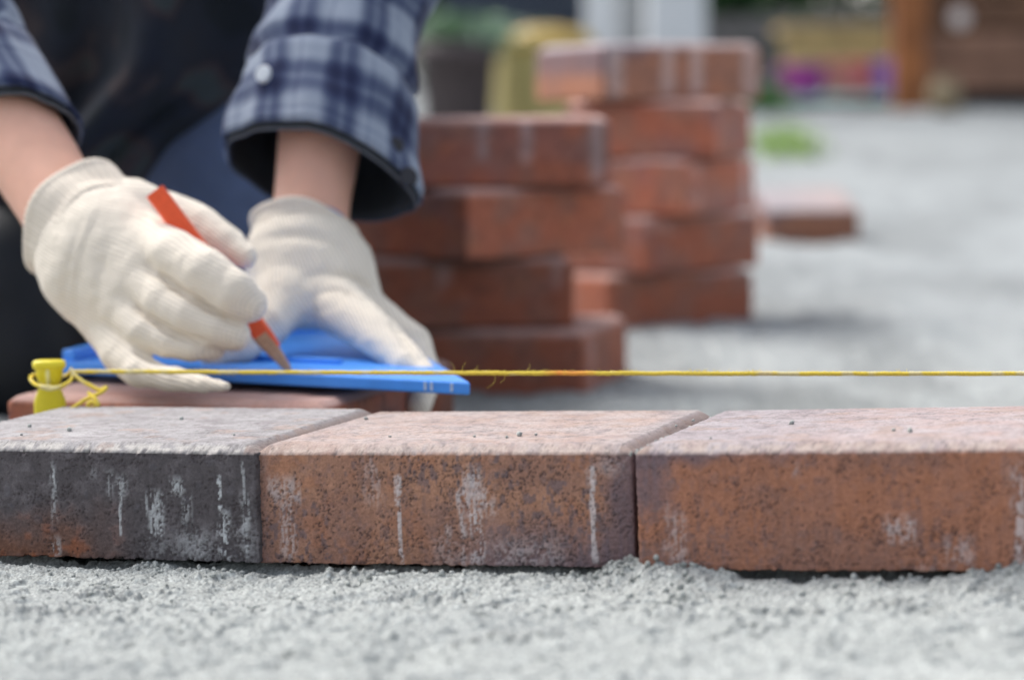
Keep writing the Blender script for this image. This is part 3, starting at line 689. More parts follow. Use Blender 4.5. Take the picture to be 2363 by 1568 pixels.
# dark camouflage vest over the torso, and a dark sheet added for jacket hem and shade between the thighs
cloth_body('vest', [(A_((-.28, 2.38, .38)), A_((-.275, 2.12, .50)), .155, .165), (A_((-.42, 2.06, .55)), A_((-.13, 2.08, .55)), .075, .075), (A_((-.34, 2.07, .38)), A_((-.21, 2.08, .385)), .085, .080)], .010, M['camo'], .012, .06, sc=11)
def sheet(name, fn, nu, nv, mat_, parent, thick=.004):
    u, v = np.meshgrid(np.linspace(0, 1, nu), np.linspace(0, 1, nv), indexing='ij'); V = fn(u.ravel(), v.ravel())
    i, j = np.meshgrid(np.arange(nu - 1), np.arange(nv - 1), indexing='ij'); i = i.ravel(); j = j.ravel(); F = np.stack([i * nv + j, (i + 1) * nv + j, (i + 1) * nv + j + 1, i * nv + j + 1], 1)
    o = mk(name, V, F, mat_, parent); m = o.modifiers.new('thickness', 'SOLIDIFY'); m.thickness = thick; return o
def shade_sheet(u, v):
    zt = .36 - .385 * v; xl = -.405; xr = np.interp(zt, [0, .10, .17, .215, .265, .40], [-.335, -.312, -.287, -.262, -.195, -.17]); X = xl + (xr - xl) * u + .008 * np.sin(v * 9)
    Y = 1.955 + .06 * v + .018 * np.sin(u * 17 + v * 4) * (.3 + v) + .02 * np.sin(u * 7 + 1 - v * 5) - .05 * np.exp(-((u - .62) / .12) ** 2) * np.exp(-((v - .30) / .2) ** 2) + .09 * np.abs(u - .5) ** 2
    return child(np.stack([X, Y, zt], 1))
sheet('shade_sheet', shade_sheet, 60, 40, M['camo'], PERSON)

# sleeves: lofted tubes of plaid flannel with a dark lining and an open end
def sleeve(name, keys, hem, seed, nu=96, nv=70, wr=.0035, flap=None, cuffline=.07, lname='sleeve'):
    keys = np.asarray(keys, float); q = spline(keys, 16); pts, ru, rv = q[:, :3], q[:, 3], q[:, 4]
    L = np.concatenate([[0], np.cumsum(np.linalg.norm(np.diff(pts, axis=0), axis=1))]); tot = L[-1]; tt = np.linspace(0, tot, nv)
    c = np.stack([np.interp(tt, L, pts[:, k]) for k in range(3)], 1); ru = np.interp(tt, L, ru); rv = np.interp(tt, L, rv)
    t = np.gradient(c, axis=0); t /= np.linalg.norm(t, axis=1, keepdims=True)
    e1 = A_((1., 0, 0)) - t * t[:, :1]; e1 /= np.linalg.norm(e1, axis=1, keepdims=True); e2 = np.cross(t, e1)
    e2 *= np.sign(e2[:, 1:2])                       # e2 points away from the camera
    ph = np.arange(nu) * 2 * math.pi / nu
    PH, TT = np.meshgrid(ph, np.arange(nv), indexing='ij'); cp, sp_ = np.cos(PH), np.sin(PH)
    sft = hem(PH) * np.clip((tt[TT] - (tot - .10)) / .10, 0, 1)
    def shell(off, ext=0, wmul=1.0):
        base = c[TT] + t[TT] * (sft + ext * np.clip((tt[TT] - (tot - .05)) / .05, 0, 1))[..., None]
        a = np.stack([cp, sp_, tt[TT] * 9], -1).reshape(-1, 3); b2 = np.stack([cp * .5, sp_ * .5, tt[TT] * 26], -1).reshape(-1, 3)
        wv = ((fbm(a, 1.6, 3, seed) - .5) * 2.4 * wr + (fbm(b2, 1.3, 2, seed + 4) - .5) * 2 * wr).reshape(PH.shape) * wmul
        fold = -.0050 * np.exp(-((tt[TT] - (tot - cuffline)) / .005) ** 2) + .0016 * sstep(tot - cuffline, tot - cuffline + .006, tt[TT])       # seam where the cuff is sewn on
        r1 = ru[TT] + wv + fold - off; r2 = rv[TT] + wv + fold - off
        return (base + e1[TT] * (cp * r1)[..., None] + e2[TT] * (sp_ * r2)[..., None])
    i, j = np.meshgrid(np.arange(nu), np.arange(nv - 1), indexing='ij'); i = i.ravel(); j = j.ravel(); k = (i + 1) % nu
    F = np.stack([i * nv + j, i * nv + j + 1, k * nv + j + 1, k * nv + j], 1)
    out = shell(0); cf = (tt[TT] > tot - cuffline) * 1.0; uv = np.stack([PH * ru.mean() + .019 * cf, tt[TT] + sft * (1 - cf) + .024 * cf], -1).reshape(-1, 2)
    o = mk(lname, child(out.reshape(-1, 3)), F, M['plaid'], PERSON, uv=uv); md = o.modifiers.new('thickness', 'SOLIDIFY'); md.thickness = .0022
    Li = shell(.004, .005); sel = np.arange(nv) >= nv - 26
    Vl = Li[:, sel]; m = Vl.shape[1]; i, j = np.meshgrid(np.arange(nu), np.arange(m - 1), indexing='ij'); i = i.ravel(); j = j.ravel(); k = (i + 1) % nu
    l = mk('sleeve_lining', child(Vl.reshape(-1, 3)), np.stack([i * m + j, i * m + j + 1, k * m + j + 1, k * m + j], 1), M['lining'], o); l.modifiers.new('thickness', 'SOLIDIFY').thickness = .0015
    rim = np.concatenate([Li[:, -1], Li[:1, -1]]); tube('hem', child(rim), .0009, M['linehem'], o, 8)
    return o, out, e1, e2, t
def K(x, y, Y, ru, rv): return [*P(x, y, Y), ru, rv]
def KR(t, ru, rv): return [*(elR + (wrR - elR) * t), ru, rv]
SR, outR, *_ = sleeve('sleeve', [[*shR, .070, .065], [*(elR + A_((-.01, .0, .015))), .054, .054], KR(.22, .046, .046), KR(.42, .043, .043), KR(.58, .041, .042), KR(.69, .040, .041)], lambda p: .020 * np.cos(p), 11, wr=.0028)
SL, outL, *_ = sleeve('sleeve', [[*shL, .075, .068], [*(elL + A_((.012, .03, .02))), .068, .064], K(805, 0, 1.85, .0575, .057), K(772, 160, 1.815, .059, .057), K(752, 290, 1.785, .0625, .057), K(742, 388, 1.764, .0645, .053)],
                      lambda p: .015 * np.cos(p) + .008 * np.exp(-((np.minimum(p, 2 * math.pi - p)) / .30) ** 2), 12, wr=.0060)
def disc(name, c, r, nrm, mat_, parent, h=.002, asp=1.0):
    b = bmesh.new(); bmesh.ops.create_cone(b, cap_ends=True, segments=20, radius1=r, radius2=r * .85, depth=h); bmesh.ops.scale(b, vec=(asp, 1, 1), verts=b.verts)
    bmesh.ops.bevel(b, geom=b.edges[:], offset=h * .2, segments=1, affect='EDGES')
    bmesh.ops.transform(b, matrix=Vector(nrm).to_track_quat('Z', 'Y').to_matrix().to_4x4(), verts=b.verts); bmesh.ops.translate(b, vec=Vector(child(c)), verts=b.verts)
    return bmobj(name, b, mat_, parent)
def on_sleeve(out, x, y):
    """nearest front point of the sleeve skin to a photo position"""
    q = out.reshape(-1, 3) - CAMPOS; z = q @ FWD; u = 1181.5 + FPX * (q @ RGT) / z; v = 784 - FPX * (q @ UPV) / z
    d = np.hypot(u - x, v - y) + (q[:, 1] - q[:, 1].min()) * 300; return out.reshape(-1, 3)[np.argmin(d)]
for (x, y, r, mt, asp) in ((936, 424, .0072, 'button', 1), (918, 336, .0058, 'button', 1)):
    p0 = on_sleeve(outL, x, y); disc('button', p0 + A_((0, -.0015, 0)), r, (.35, -1, .1), M[mt], SL)
p0 = on_sleeve(outL, 614, 172); disc('button', p0 + A_((-.001, -.0012, 0)), .0066, (-.6, -1, .3), M['pearl'], SL, .003, 1.0)

# ------------------------------------------------------------------ knitted gloves
def H(x, y, Y, r): return (P(x, y, Y), r / S(Y))
def glove(name, label, palm, thumb, fingers, lo, hi, cuff, folds, seed, fab, h=.0014):
    f = Field(lo, hi, h); segs = []
    for ch in palm:
        f.chain(ch, .014)
        for (a, ra), (b, rb) in zip(ch[:-1], ch[1:]): segs.append((a, ra, b, rb, 0))
    for ch, kk in [(thumb, .005)] + [(c_, .0022) for c_ in fingers]:
        g = f.like(); g.chain(ch, .0015); f.merge(g, kk); off = .08
        for (a, ra), (b, rb) in zip(ch[:-1], ch[1:]): segs.append((a, ra, b, rb, off)); off += np.linalg.norm(b - a)
    for (pts, r, k, inset, carve) in folds:
        if carve: f.line(pts, r, k, inset, carve)
    V, F = f.mesh(3); Nf = normals(V, F); dd = np.zeros(len(V))
    for (pts, wd, amp, _i, carve) in folds:
        if carve: continue
        q = spline(A_(pts), 8); n_ = len(q)
        for j_, (x, y) in enumerate(q):
            a = f.front(x, y)
            if a is None: continue
            e = math.sin(math.pi * (j_ + .7) / (n_ + .4)); dd = np.where(np.abs(np.exp(-((V - a) ** 2).sum(1) / wd ** 2) * e) > np.abs(dd / amp), np.exp(-((V - a) ** 2).sum(1) / wd ** 2) * e * amp, dd) if amp > 0 else np.minimum(dd, np.exp(-((V - a) ** 2).sum(1) / wd ** 2) * e * amp)
    V = V + Nf * dd[:, None]; N = normals(V, F); ka = fab / np.linalg.norm(fab); kb = np.cross(ka, (0, 1., 0)); kb /= np.linalg.norm(kb); kw = np.stack([fbm(V, 18, 2, 4), fbm(V + 3, 18, 2, 4)], 1) * .012; uv = np.stack([V @ kb, V @ ka], 1) + kw
    V = V + N * ((fbm(V, 55, 2, seed) - .5) * .0018 + (fbm(V * A_((1, .6, 1)), 190, 2, seed + 3) - .5) * .0009)[:, None]
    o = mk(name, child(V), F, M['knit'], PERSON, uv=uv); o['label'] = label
    # ribbed cuff: a short corrugated tube with a rolled edge
    c0, c1, ra, rb, ax1, roll = cuff
    c0, c1 = A_(c0), A_(c1); t = (c1 - c0); Lc = np.linalg.norm(t); t /= Lc; e1 = A_(ax1) - t * (A_(ax1) @ t); e1 /= np.linalg.norm(e1); e2 = np.cross(t, e1)
    nu, prof = 180, []
    for s_ in np.linspace(0, 1.12, 22): prof.append((s_, roll * .9 * math.exp(-((s_ - .05) / .10) ** 2) + .0010 * math.sin(s_ * 7) - .010 * max(0, (s_ - .82) / .3) ** 1.6))
    ph = np.arange(nu) * 2 * math.pi / nu; VV, UV = [], []
    inner = [(.12, -.0035), (.03, -.0035), (0.0, -.001)]
    for s_, bulge in inner + prof:
        r1 = (ra[0] + (rb[0] - ra[0]) * s_) + bulge; r2 = (ra[1] + (rb[1] - ra[1]) * s_) + bulge
        rib = .0005 * np.cos(ph * 60) * (1 if bulge > -.003 else 0); wob = .0018 * np.sin(ph * 3 + seed) + .001 * np.sin(ph * 5 + s_ * 4)
        VV.append(c0 + t * (s_ * Lc + .0022 * np.sin(ph * 2 + seed)[:, None]) + e1 * (np.cos(ph) * (r1 + rib + wob))[:, None] + e2 * (np.sin(ph) * (r2 + rib + wob))[:, None])
        UV.append(np.stack([ph * .035, np.full(nu, s_ * Lc)], 1))
    m = len(VV); VV = np.concatenate(VV); i, j = np.meshgrid(np.arange(m - 1), np.arange(nu), indexing='ij'); i = i.ravel(); j = j.ravel(); k = (j + 1) % nu
    mk('cuff', child(VV), np.stack([i * nu + j, i * nu + k, (i + 1) * nu + k, (i + 1) * nu + j], 1)[:, ::-1], M['rib'], o, uv=np.concatenate(UV))
    return o, (c0, t, e1, e2, ra)
# the hand that holds the pencil
MI = [H(216, 520, 1.634, 78), H(236, 520, 1.630, 82), H(350, 572, 1.608, 70)]; MM = [H(198, 545, 1.629, 82), H(230, 560, 1.622, 84), H(318, 628, 1.598, 66)]
MR = [H(182, 574, 1.629, 80), H(205, 606, 1.620, 80), H(280, 704, 1.596, 60)]; MP = [H(164, 604, 1.632, 76), H(182, 644, 1.626, 72), H(258, 770, 1.608, 54)]
TH0 = [H(235, 500, 1.650, 70), H(300, 486, 1.650, 64), H(430, 512, 1.642, 52)]
gR, cR = glove('glove', 'cream knit glove on the hand gripping the pencil', [MI, MM, MR, MP, TH0], [H(395, 506, 1.644, 56), H(460, 528, 1.636, 54), H(520, 565, 1.627, 46), H(566, 592, 1.618, 30)],
      [[H(350, 566, 1.604, 60), H(400, 590, 1.588, 60), H(470, 630, 1.574, 59), H(535, 674, 1.568, 55), H(572, 698, 1.571, 46)],
       [H(318, 640, 1.594, 52), H(370, 692, 1.577, 49), H(425, 728, 1.569, 46), H(490, 758, 1.568, 43), H(540, 772, 1.572, 38)],
       [H(285, 712, 1.592, 50), H(330, 762, 1.576, 43), H(385, 790, 1.568, 36), H(440, 802, 1.568, 32), H(495, 804, 1.576, 27)],
       [H(258, 770, 1.602, 52), H(282, 815, 1.586, 50), H(325, 855, 1.566, 40), H(400, 874, 1.550, 29), H(470, 886, 1.536, 19), H(524, 891, 1.528, 11)]],
      P(20, 930, 1.50) - A_((.01, 0, .01)), P(660, 370, 1.70) + A_((.01, .02, .02)),
      (P(160, 500, 1.650), P(222, 548, 1.632), (.0400, .0325), (.0392, .0325), P(265, 400, 1.65) - P(75, 650, 1.65), .0032),
      [([(372, 634), (420, 676), (475, 708), (545, 748)], .0020, .003, .0006, 1), ([(318, 708), (365, 748), (415, 775), (470, 786)], .0018, .003, .0006, 1), ([(318, 812), (350, 826), (390, 840)], .0022, .004, .0004, 1),
       ([(236, 482), (204, 560), (186, 650), (190, 752)], .0055, .0030, 0, 0), ([(214, 492), (180, 570), (164, 650), (166, 715)], .0040, .0024, 0, 0), ([(226, 500), (192, 570), (174, 650), (178, 735)], .0042, -.0018, 0, 0), ([(196, 500), (168, 580), (154, 660), (160, 720)], .0040, -.0016, 0, 0),
       ([(256, 560), (232, 640), (226, 720)], .0040, -.0012, 0, 0), ([(300, 640), (330, 660), (360, 690)], .006, .0012, 0, 0), ([(352, 596), (350, 622), (362, 640)], .003, -.0014, 0, 0)], 3, P(560, 690, 1.57) - P(190, 530, 1.62))
# the hand that holds the plate down
_dl = (wrL - elL) / np.linalg.norm(wrL - elL)
gL, cL = glove('glove', 'cream knit glove pressing down the blue plate', [[H(655, 560, 1.733, 76), H(650, 600, 1.724, 76), H(655, 690, 1.698, 72)], [H(705, 560, 1.732, 84), H(715, 600, 1.726, 84), H(752, 690, 1.705, 74)], [H(748, 566, 1.738, 76), H(776, 620, 1.738, 78), H(822, 696, 1.732, 64)]],
      [H(655, 690, 1.695, 68), H(615, 750, 1.672, 52), H(560, 800, 1.655, 38), H(488, 826, 1.645, 25)],
      [[H(762, 694, 1.702, 68), H(815, 735, 1.678, 58), H(872, 776, 1.655, 50), H(945, 836, 1.625, 39), H(985, 862, 1.612, 24)],
       [H(828, 704, 1.730, 56), H(890, 745, 1.716, 46), H(955, 788, 1.705, 38), H(984, 862, 1.690, 34), H(966, 938, 1.665, 31)],
       [H(820, 690, 1.745, 52), H(940, 795, 1.732, 36), H(975, 880, 1.720, 30)]],
      P(420, 990, 1.60) - A_((.01, .02, .01)), P(1050, 450, 1.80) + A_((.02, .02, .02)),
      (wrL - _dl * .002 + A_((-.0045, 0, 0)), wrL + _dl * .026 + A_((-.0050, -.004, 0)), (.0325, .0290), (.0335, .0300), A_((.95, 0, -.20)), .0050),
      [([(690, 634), (745, 606), (808, 614), (858, 650), (892, 702)], .0080, .0062, 0, 0), ([(712, 662), (768, 648), (816, 658), (868, 692)], .0055, .0040, 0, 0), ([(700, 646), (745, 629), (808, 639), (852, 666), (886, 708)], .0032, -.0034, 0, 0), ([(716, 686), (768, 670), (816, 682), (864, 716)], .0032, -.0026, 0, 0),
       ([(600, 556), (650, 545), (720, 545), (780, 566), (812, 600)], .0045, -.0030, 0, 0), ([(610, 690), (640, 730), (660, 770)], .005, .0014, 0, 0), ([(905, 748), (940, 792), (975, 837)], .0022, .003, .0003, 1)], 8, P(790, 720, 1.68) - P(700, 530, 1.72))
c0, t, e1, e2, ra = cL; ph = np.linspace(0, 2 * math.pi, 60)
tube('hem', child(c0 - t * .0015 + e1 * (np.cos(ph) * (ra[0] - .001))[:, None] + e2 * (np.sin(ph) * (ra[1] - .001))[:, None]), .0016, mat('blue_overlock', (.03, .17, .55), .8), gL, 6)

# ------------------------------------------------------------------ carpenter's pencil
pa, pb = P(357, 441, 1.600), P(676, 866, 1.5965)
PEN = empty('pencil', tuple(pb), 'red orange flat carpenter pencil held in right glove, sharpened tip on the blue plate', 'pencil')
ax = pb - pa; Lp = np.linalg.norm(ax); ax /= Lp; wv_ = np.cross(ax, A_((0, 1., 0))); wv_ /= np.linalg.norm(wv_); dv = np.cross(wv_, ax)
def octo(w2, d2):
    c = min(w2, d2) * .45; return [(w2, d2 - c), (w2 - c, d2), (-w2 + c, d2), (-w2, d2 - c), (-w2, -d2 + c), (-w2 + c, -d2), (w2 - c, -d2), (w2, -d2 + c)]
def loft(name, secs, mat_, parent, origin, capz=True):
    V = []; n = 8
    for s_, w2, d2, ow in secs:
        for (a, b) in octo(w2, d2): V.append(pa + ax * s_ * Lp + wv_ * (a + ow) + dv * b - origin)
    m = len(secs); i, j = np.meshgrid(np.arange(m - 1), np.arange(n), indexing='ij'); i = i.ravel(); j = j.ravel(); k = (j + 1) % n
    o = mk(name, np.array(V), [np.stack([i * n + j, i * n + k, (i + 1) * n + k, (i + 1) * n + j], 1), np.array([list(range(n))[::-1], list(range((m - 1) * n, m * n))])], mat_, parent, smooth=False); return o
loft('pencil_body', [(0, .0062, .0036, 0), (.72, .0062, .0036, 0), (.80, .0058, .0030, .0002), (.86, .0045, .0020, .0006)], M['pencil'], PEN, pb)
loft('sharpened_wood', [(.775, .0054, .0034, -.0008), (.84, .0047, .0030, -.0004), (.95, .0026, .0017, 0), (.975, .0018, .0012, 0)], M['wood'], PEN, pb)
loft('lead', [(.96, .0013, .0012, 0), (1.0, .0006, .0005, 0)], M['graphite'], PEN, pb)

# ------------------------------------------------------------------ blue plastic plate under the hands
zpl = .0655; tA, tB = G(1085, 896, zpl + .004), G(132, 846, zpl + .004); tA[2] = tB[2] = 0
dirF = (tB - tA); LF = np.linalg.norm(dirF); dirF /= LF; nrm = A_((-dirF[1], dirF[0], 0)); nrm *= np.sign(nrm[1])
PL = empty('plastic_plate', (tA[0], tA[1], zpl), 'blue plastic plate lying across the rear pavers under both gloves', 'plate')
def q2(u, v, z): return tA + dirF * u + nrm * v + A_((0, 0, z)) - A_((tA[0], tA[1], 0))       # u along the front edge from its right tip, v backwards
def prism(name, poly, z0, z1, mat_, parent, bev=.0012):
    b = bmesh.new(); vs_ = [b.verts.new(q2(u, v, z0)) for u, v in poly]; f = b.faces.new(vs_); r = bmesh.ops.extrude_face_region(b, geom=[f])
    bmesh.ops.translate(b, vec=(0, 0, z1 - z0), verts=[v for v in r['geom'] if isinstance(v, bmesh.types.BMVert)]); bmesh.ops.recalc_face_normals(b, faces=b.faces[:])
    bmesh.ops.bevel(b, geom=b.edges[:], offset=bev, segments=2, profile=.5, affect='EDGES'); return bmobj(name, b, mat_, parent)
prism('plate', [(0, 0), (LF, 0), (LF + .05, .150), (.315, .30), (.26, .30)], 0, .0078, M['blue'], PL)
prism('rim', [(LF - .011, .004), (LF - .001, .004), (LF + .047, .147), (LF + .036, .147)], .0075, .0150, M['blue'], PL)
prism('rim', [(LF + .035, .150), (LF + .046, .150), (.303, .292), (.294, .284)], .0075, .0150, M['blue'], PL)
prism('rib', [(.135, .060), (LF - .0105, .060), (LF - .0105, .066), (.135, .066)], .0075, .0110, M['blue'], PL)
prism('rib', [(.120, .108), (.222, .226), (.215, .231), (.113, .113)], .0075, .0120, M['blue'], PL)
for (x, y0, y1) in ((1040, 902, 926), (968, 898, 922), (985, 900, 918)):      # chalky scuffs on its front edge
    u = np.linalg.norm(G(x, 896, zpl + .004)[:2] - tA[:2]); prism('scuff', [(u, -.0004), (u + .0022, -.0004), (u + .0014, .0002), (u + .0005, .0002)], .0015, .0066, M['blue_mark'], PL, .0001)

# ------------------------------------------------------------------ line peg and string
Yp = 1.545; pg = P(116, 950, Yp)
PEG = empty('line_peg', (pg[0], pg[1], 0), 'yellow plastic line peg standing in the gap behind the charcoal paver', 'peg')
s_ = S(Yp)
def zy(y): return P(116, y, Yp)[2]
def rr_loft(name, secs, mat_, parent, n=28, e=3.2, ox=0):
    V = []; a = np.arange(n) * 2 * math.pi / n; cx, sy = np.cos(a), np.sin(a)
    for z, w2, d2 in secs:
        V.append(np.stack([ox + w2 * np.sign(cx) * np.abs(cx) ** (2 / e), d2 * np.sign(sy) * np.abs(sy) ** (2 / e), np.full(n, z)], 1))
    V = np.concatenate(V); m = len(secs); i, j = np.meshgrid(np.arange(m - 1), np.arange(n), indexing='ij'); i = i.ravel(); j = j.ravel(); k = (j + 1) % n
    return mk(name, V, [np.stack([i * n + j, i * n + k, (i + 1) * n + k, (i + 1) * n + j], 1), np.array([list(range(n))[::-1], list(range((m - 1) * n, m * n))])], mat_, parent)
px = 1 / s_
rr_loft('blade', [(0.002, 8 * px, 4 * px), (.012, 26 * px, 7 * px), (zy(965), 38 * px, 9 * px), (zy(925), 37 * px, 10 * px), (zy(905), 30 * px, 11 * px), (zy(892), 24 * px, 12 * px), (zy(880), 25 * px, 14 * px)], M['yellow'], PEG, e=2.6)
rr_loft('head', [(zy(886), 24 * px, 14 * px), (zy(872), 29 * px, 19 * px), (zy(852), 32 * px, 22 * px), (zy(849), 33 * px, 23 * px)], M['yellow'], PEG, e=2.6)
rr_loft('cap', [(zy(850), 35 * px, 25 * px), (zy(846), 38 * px, 28 * px), (zy(837), 38.5 * px, 28 * px), (zy(832), 36 * px, 26 * px), (zy(830.5), 31 * px, 22 * px)], M['yellow'], PEG, e=2.6)
rr_loft('fin', [(zy(890), 3 * px, 3 * px), (zy(884), 5 * px, 23 * px), (zy(866), 6 * px, 27 * px), (zy(849), 6 * px, 25 * px)], mat('pale_yellow_plastic', (.80, .74, .30), .35), PEG)

a0, a1 = P(166, 856.5, 1.542), P(2363, 860, 1.398); dS = (a1 - a0); a2 = a1 + dS * .35
LN = empty('string', tuple(a0), 'taut yellow twisted string tied to the peg and stretched along the row', 'string')
def twist(path, r, turns_per_m, col_fn, name, parent, org, n=7):
    path = np.asarray(path); L = np.concatenate([[0], np.cumsum(np.linalg.norm(np.diff(path, axis=0), axis=1))])
    t = np.gradient(path, axis=0); t /= np.linalg.norm(t, axis=1, keepdims=True); ref = A_((0, 0, 1.)) if abs(t[0][2]) < .8 else A_((1., 0, 0))
    u = np.cross(t, ref); u /= np.linalg.norm(u, axis=1, keepdims=True); v = np.cross(t, u); parts = []; cols = []
    for k in range(3):
        a = L * turns_per_m * 2 * math.pi + k * 2 * math.pi / 3; wob = 1 + .18 * (vnoise(np.stack([L * 160 + k * 9, L * 0, L * 0], 1), 1, 3 + k) - .5)
        q = path + u * (np.cos(a) * r * .52 * wob)[:, None] + v * (np.sin(a) * r * .52 * wob)[:, None]
        parts.append(tube_arr(q - org, r * .56 * wob, n)); c = col_fn(q); cols.append(np.concatenate([np.repeat(c, n, 0), c[:1], c[-1:]]))
    V, Q, T = join_arrays(parts); return mk(name, V, [Q, T], M['string'], parent, col=np.concatenate(cols))
def yel(q):
    n = vnoise(q, 140, 5); c = mixc(np.ones((len(q), 3)) * A_((.72, .56, .085)), (.66, .58, .30), sstep(.55, .8, n))
    x = 1181.5 + FPX * (q[:, 0] / q[:, 1]); o = sstep(1240, 1300, x) * sstep(1385, 1345, x) * (.5 + .5 * vnoise(q, 300, 2)); c = mixc(c, (.78, .30, .07), o)
    pale = sstep(1740, 1760, x) * sstep(1800, 1775, x) * .6; return mixc(c, (.62, .55, .42), pale)
tl = np.linspace(0, 1.35, 1500); path = a0 + tl[:, None] * dS + np.stack([0 * tl, 0 * tl, -.0006 * np.sin(np.clip(tl, 0, 1.35) / 1.35 * math.pi) + .00025 * (vnoise(np.stack([tl * 60, tl * 0, tl * 0], 1), 1, 1) - .5)], 1)
twist(path, .00125, 190, yel, 'twine', LN, a0)
lp = spline([P(158, 880, 1.548), P(140, 893, 1.532), P(112, 893, 1.528), P(84, 887, 1.535), P(71, 874, 1.545), P(80, 864, 1.556), P(112, 868, 1.562), P(150, 866, 1.556), P(165, 857, 1.545), P(168, 866, 1.538), P(158, 882, 1.531), P(120, 897, 1.527), P(92, 892, 1.536)], 10)
twist(lp, .0012, 190, yel, 'loop', LN, a0)
tlp = spline([P(163, 850, 1.538), P(171, 862, 1.536), P(186, 876, 1.533), P(210, 890, 1.53), P(232, 899, 1.528), P(245, 893, 1.528), P(238, 902, 1.526), P(218, 912, 1.526), P(196, 922, 1.524), P(172, 938, 1.522), P(158, 946, 1.522)], 10)
twist(tlp, .0012, 190, yel, 'tail', LN, a0)
kn = spline([P(204, 905, 1.53), P(218, 918, 1.522), P(227, 932, 1.52), P(214, 942, 1.52), P(203, 934, 1.521), P(212, 926, 1.519), P(224, 938, 1.519), P(208, 941, 1.522)], 10)
twist(kn, .0012, 190, yel, 'knot', LN, a0)
fz = []
def fib(x, y, dx, dy, curl):
    tt = (x - 166) / (2363 - 166); b = a0 + dS * tt; s1 = S(b[1]); n_ = 6; pts = []
    for k in range(n_):
        f_ = k / (n_ - 1); pts.append(b + A_(((dx * f_ + curl * math.sin(f_ * 3)) / s1, random.uniform(-.0004, .0004), -(dy * f_) / s1)))
    fz.append(tube_arr(pts, np.linspace(.00013, .00005, n_), 4))
for (cx, n_, up) in ((1290, 12, -1), (1215, 4, 0), (1365, 5, -1), (1180, 2, 1), (1670, 30, -1), (1782, 24, -1), (1500, 14, -1), (1420, 12, 0), (1130, 8, 0), (920, 12, -1), (560, 16, 1), (1900, 8, 0), (2100, 6, 0), (760, 8, 0), (1000, 6, 0)):
    for k in range(n_):
        sg = up if up and random.random() < .75 else random.choice((-1, 1)); fib(cx + random.gauss(0, 18), 858, random.gauss(0, 7), sg * random.uniform(4, 10), random.gauss(0, 3))
for (x, dx, dy, cu) in ((1190, -16, 38, 14), (1215, -10, 26, 9), (1100, -10, -24, 5), (1120, 8, -22, -4), (1140, 14, -16, 6), (1268, 8, -18, 3)): fib(x, 858, dx, dy, cu)
Vf, Qf, Tf = join_arrays(fz); o = mk('frayed_fibres', Vf - a0, [Qf, Tf], M['fibre'], LN); o['kind'] = 'stuff'

# ------------------------------------------------------------------ the yard behind
YB = 9.0; ZB = float(ground_z(YB))
def W(x, y, Y=YB): return P(x, y, Y)
m_oak = mat('orange_stained_wood', (.32, .115, .036), .6, .3, 10, .2, 60); m_dk = mat('dark_brown_wood', (.15, .075, .042), .7, .3, 12, .2, 60); m_md = mat('mid_brown_wood', (.27, .145, .095), .7, .3, 12)
cb = W(2250, 245); xL, xR = W(2085, 245)[0], W(2085, 245)[0] + .95
CBY = 8.55; xL = P(2062, 245, CBY)[0]; xR = xL + .95; ZC = float(ground_z(CBY)) - .012
CB = empty('wooden_cabinet', ((xL + xR) / 2, CBY + .25, ZC), 'brown wooden garden cabinet with an orange corner post at right edge', 'cabinet')
hx = (xR - xL) / 2
box('post', (.10, .10, 1.0), (-hx + .05, -.25, .50), m_oak, CB); box('post', (.10, .10, 1.0), (hx - .05, -.25, .50), m_oak, CB)
box('back_panel', (2 * hx - .1, .03, .94), (0, .2, .50), m_dk, CB); box('top', (2 * hx + .06, .56, .05), (0, 0, 1.025), m_dk, CB)
box('plinth', (2 * hx - .20, .42, .055), (0, 0, .03), M['boot'], CB)
for k, (z, hgt, mt) in enumerate(((.115, .085, m_md), (.215, .095, m_md), (.322, .095, m_dk), (.43, .1, m_dk), (.54, .1, m_dk), (.65, .1, m_md), (.76, .1, m_md), (.87, .1, m_md))):
    box('plank', (2 * hx - .205, .03, hgt), (0, -.23, z), mt, CB)
kp = P(2216, 42, CBY - .03); bk = bmesh.new(); bmesh.ops.create_uvsphere(bk, u_segments=20, v_segments=12, radius=.034); bmesh.ops.scale(bk, vec=(1, .6, 1), verts=bk.verts); bmesh.ops.translate(bk, vec=(kp[0] - CB.location.x, -.262, kp[2] - ZC), verts=bk.verts)
bmobj('bokeh_blob', bk, mat('pale_bokeh', (.75, .66, .62), .3), CB, True)  # pale blob added in place of a blurred highlight
# round pale stone pot at the foot of the cabinet
pp = W(2180, 232, CBY - .35); PT = empty('stone_jar', (pp[0], pp[1], float(ground_z(pp[1]))), 'small beige jar standing in front of the wooden cabinet', 'jar')
lathe('jar_body', [(0, 0), (.035, 0), (.052, .03), (.055, .06), (.042, .095), (.032, .105), (.036, .115), (.03, .115), (.026, .105)], mat('beige_stoneware', (.26, .20, .12), .7, .15, 30), PT)
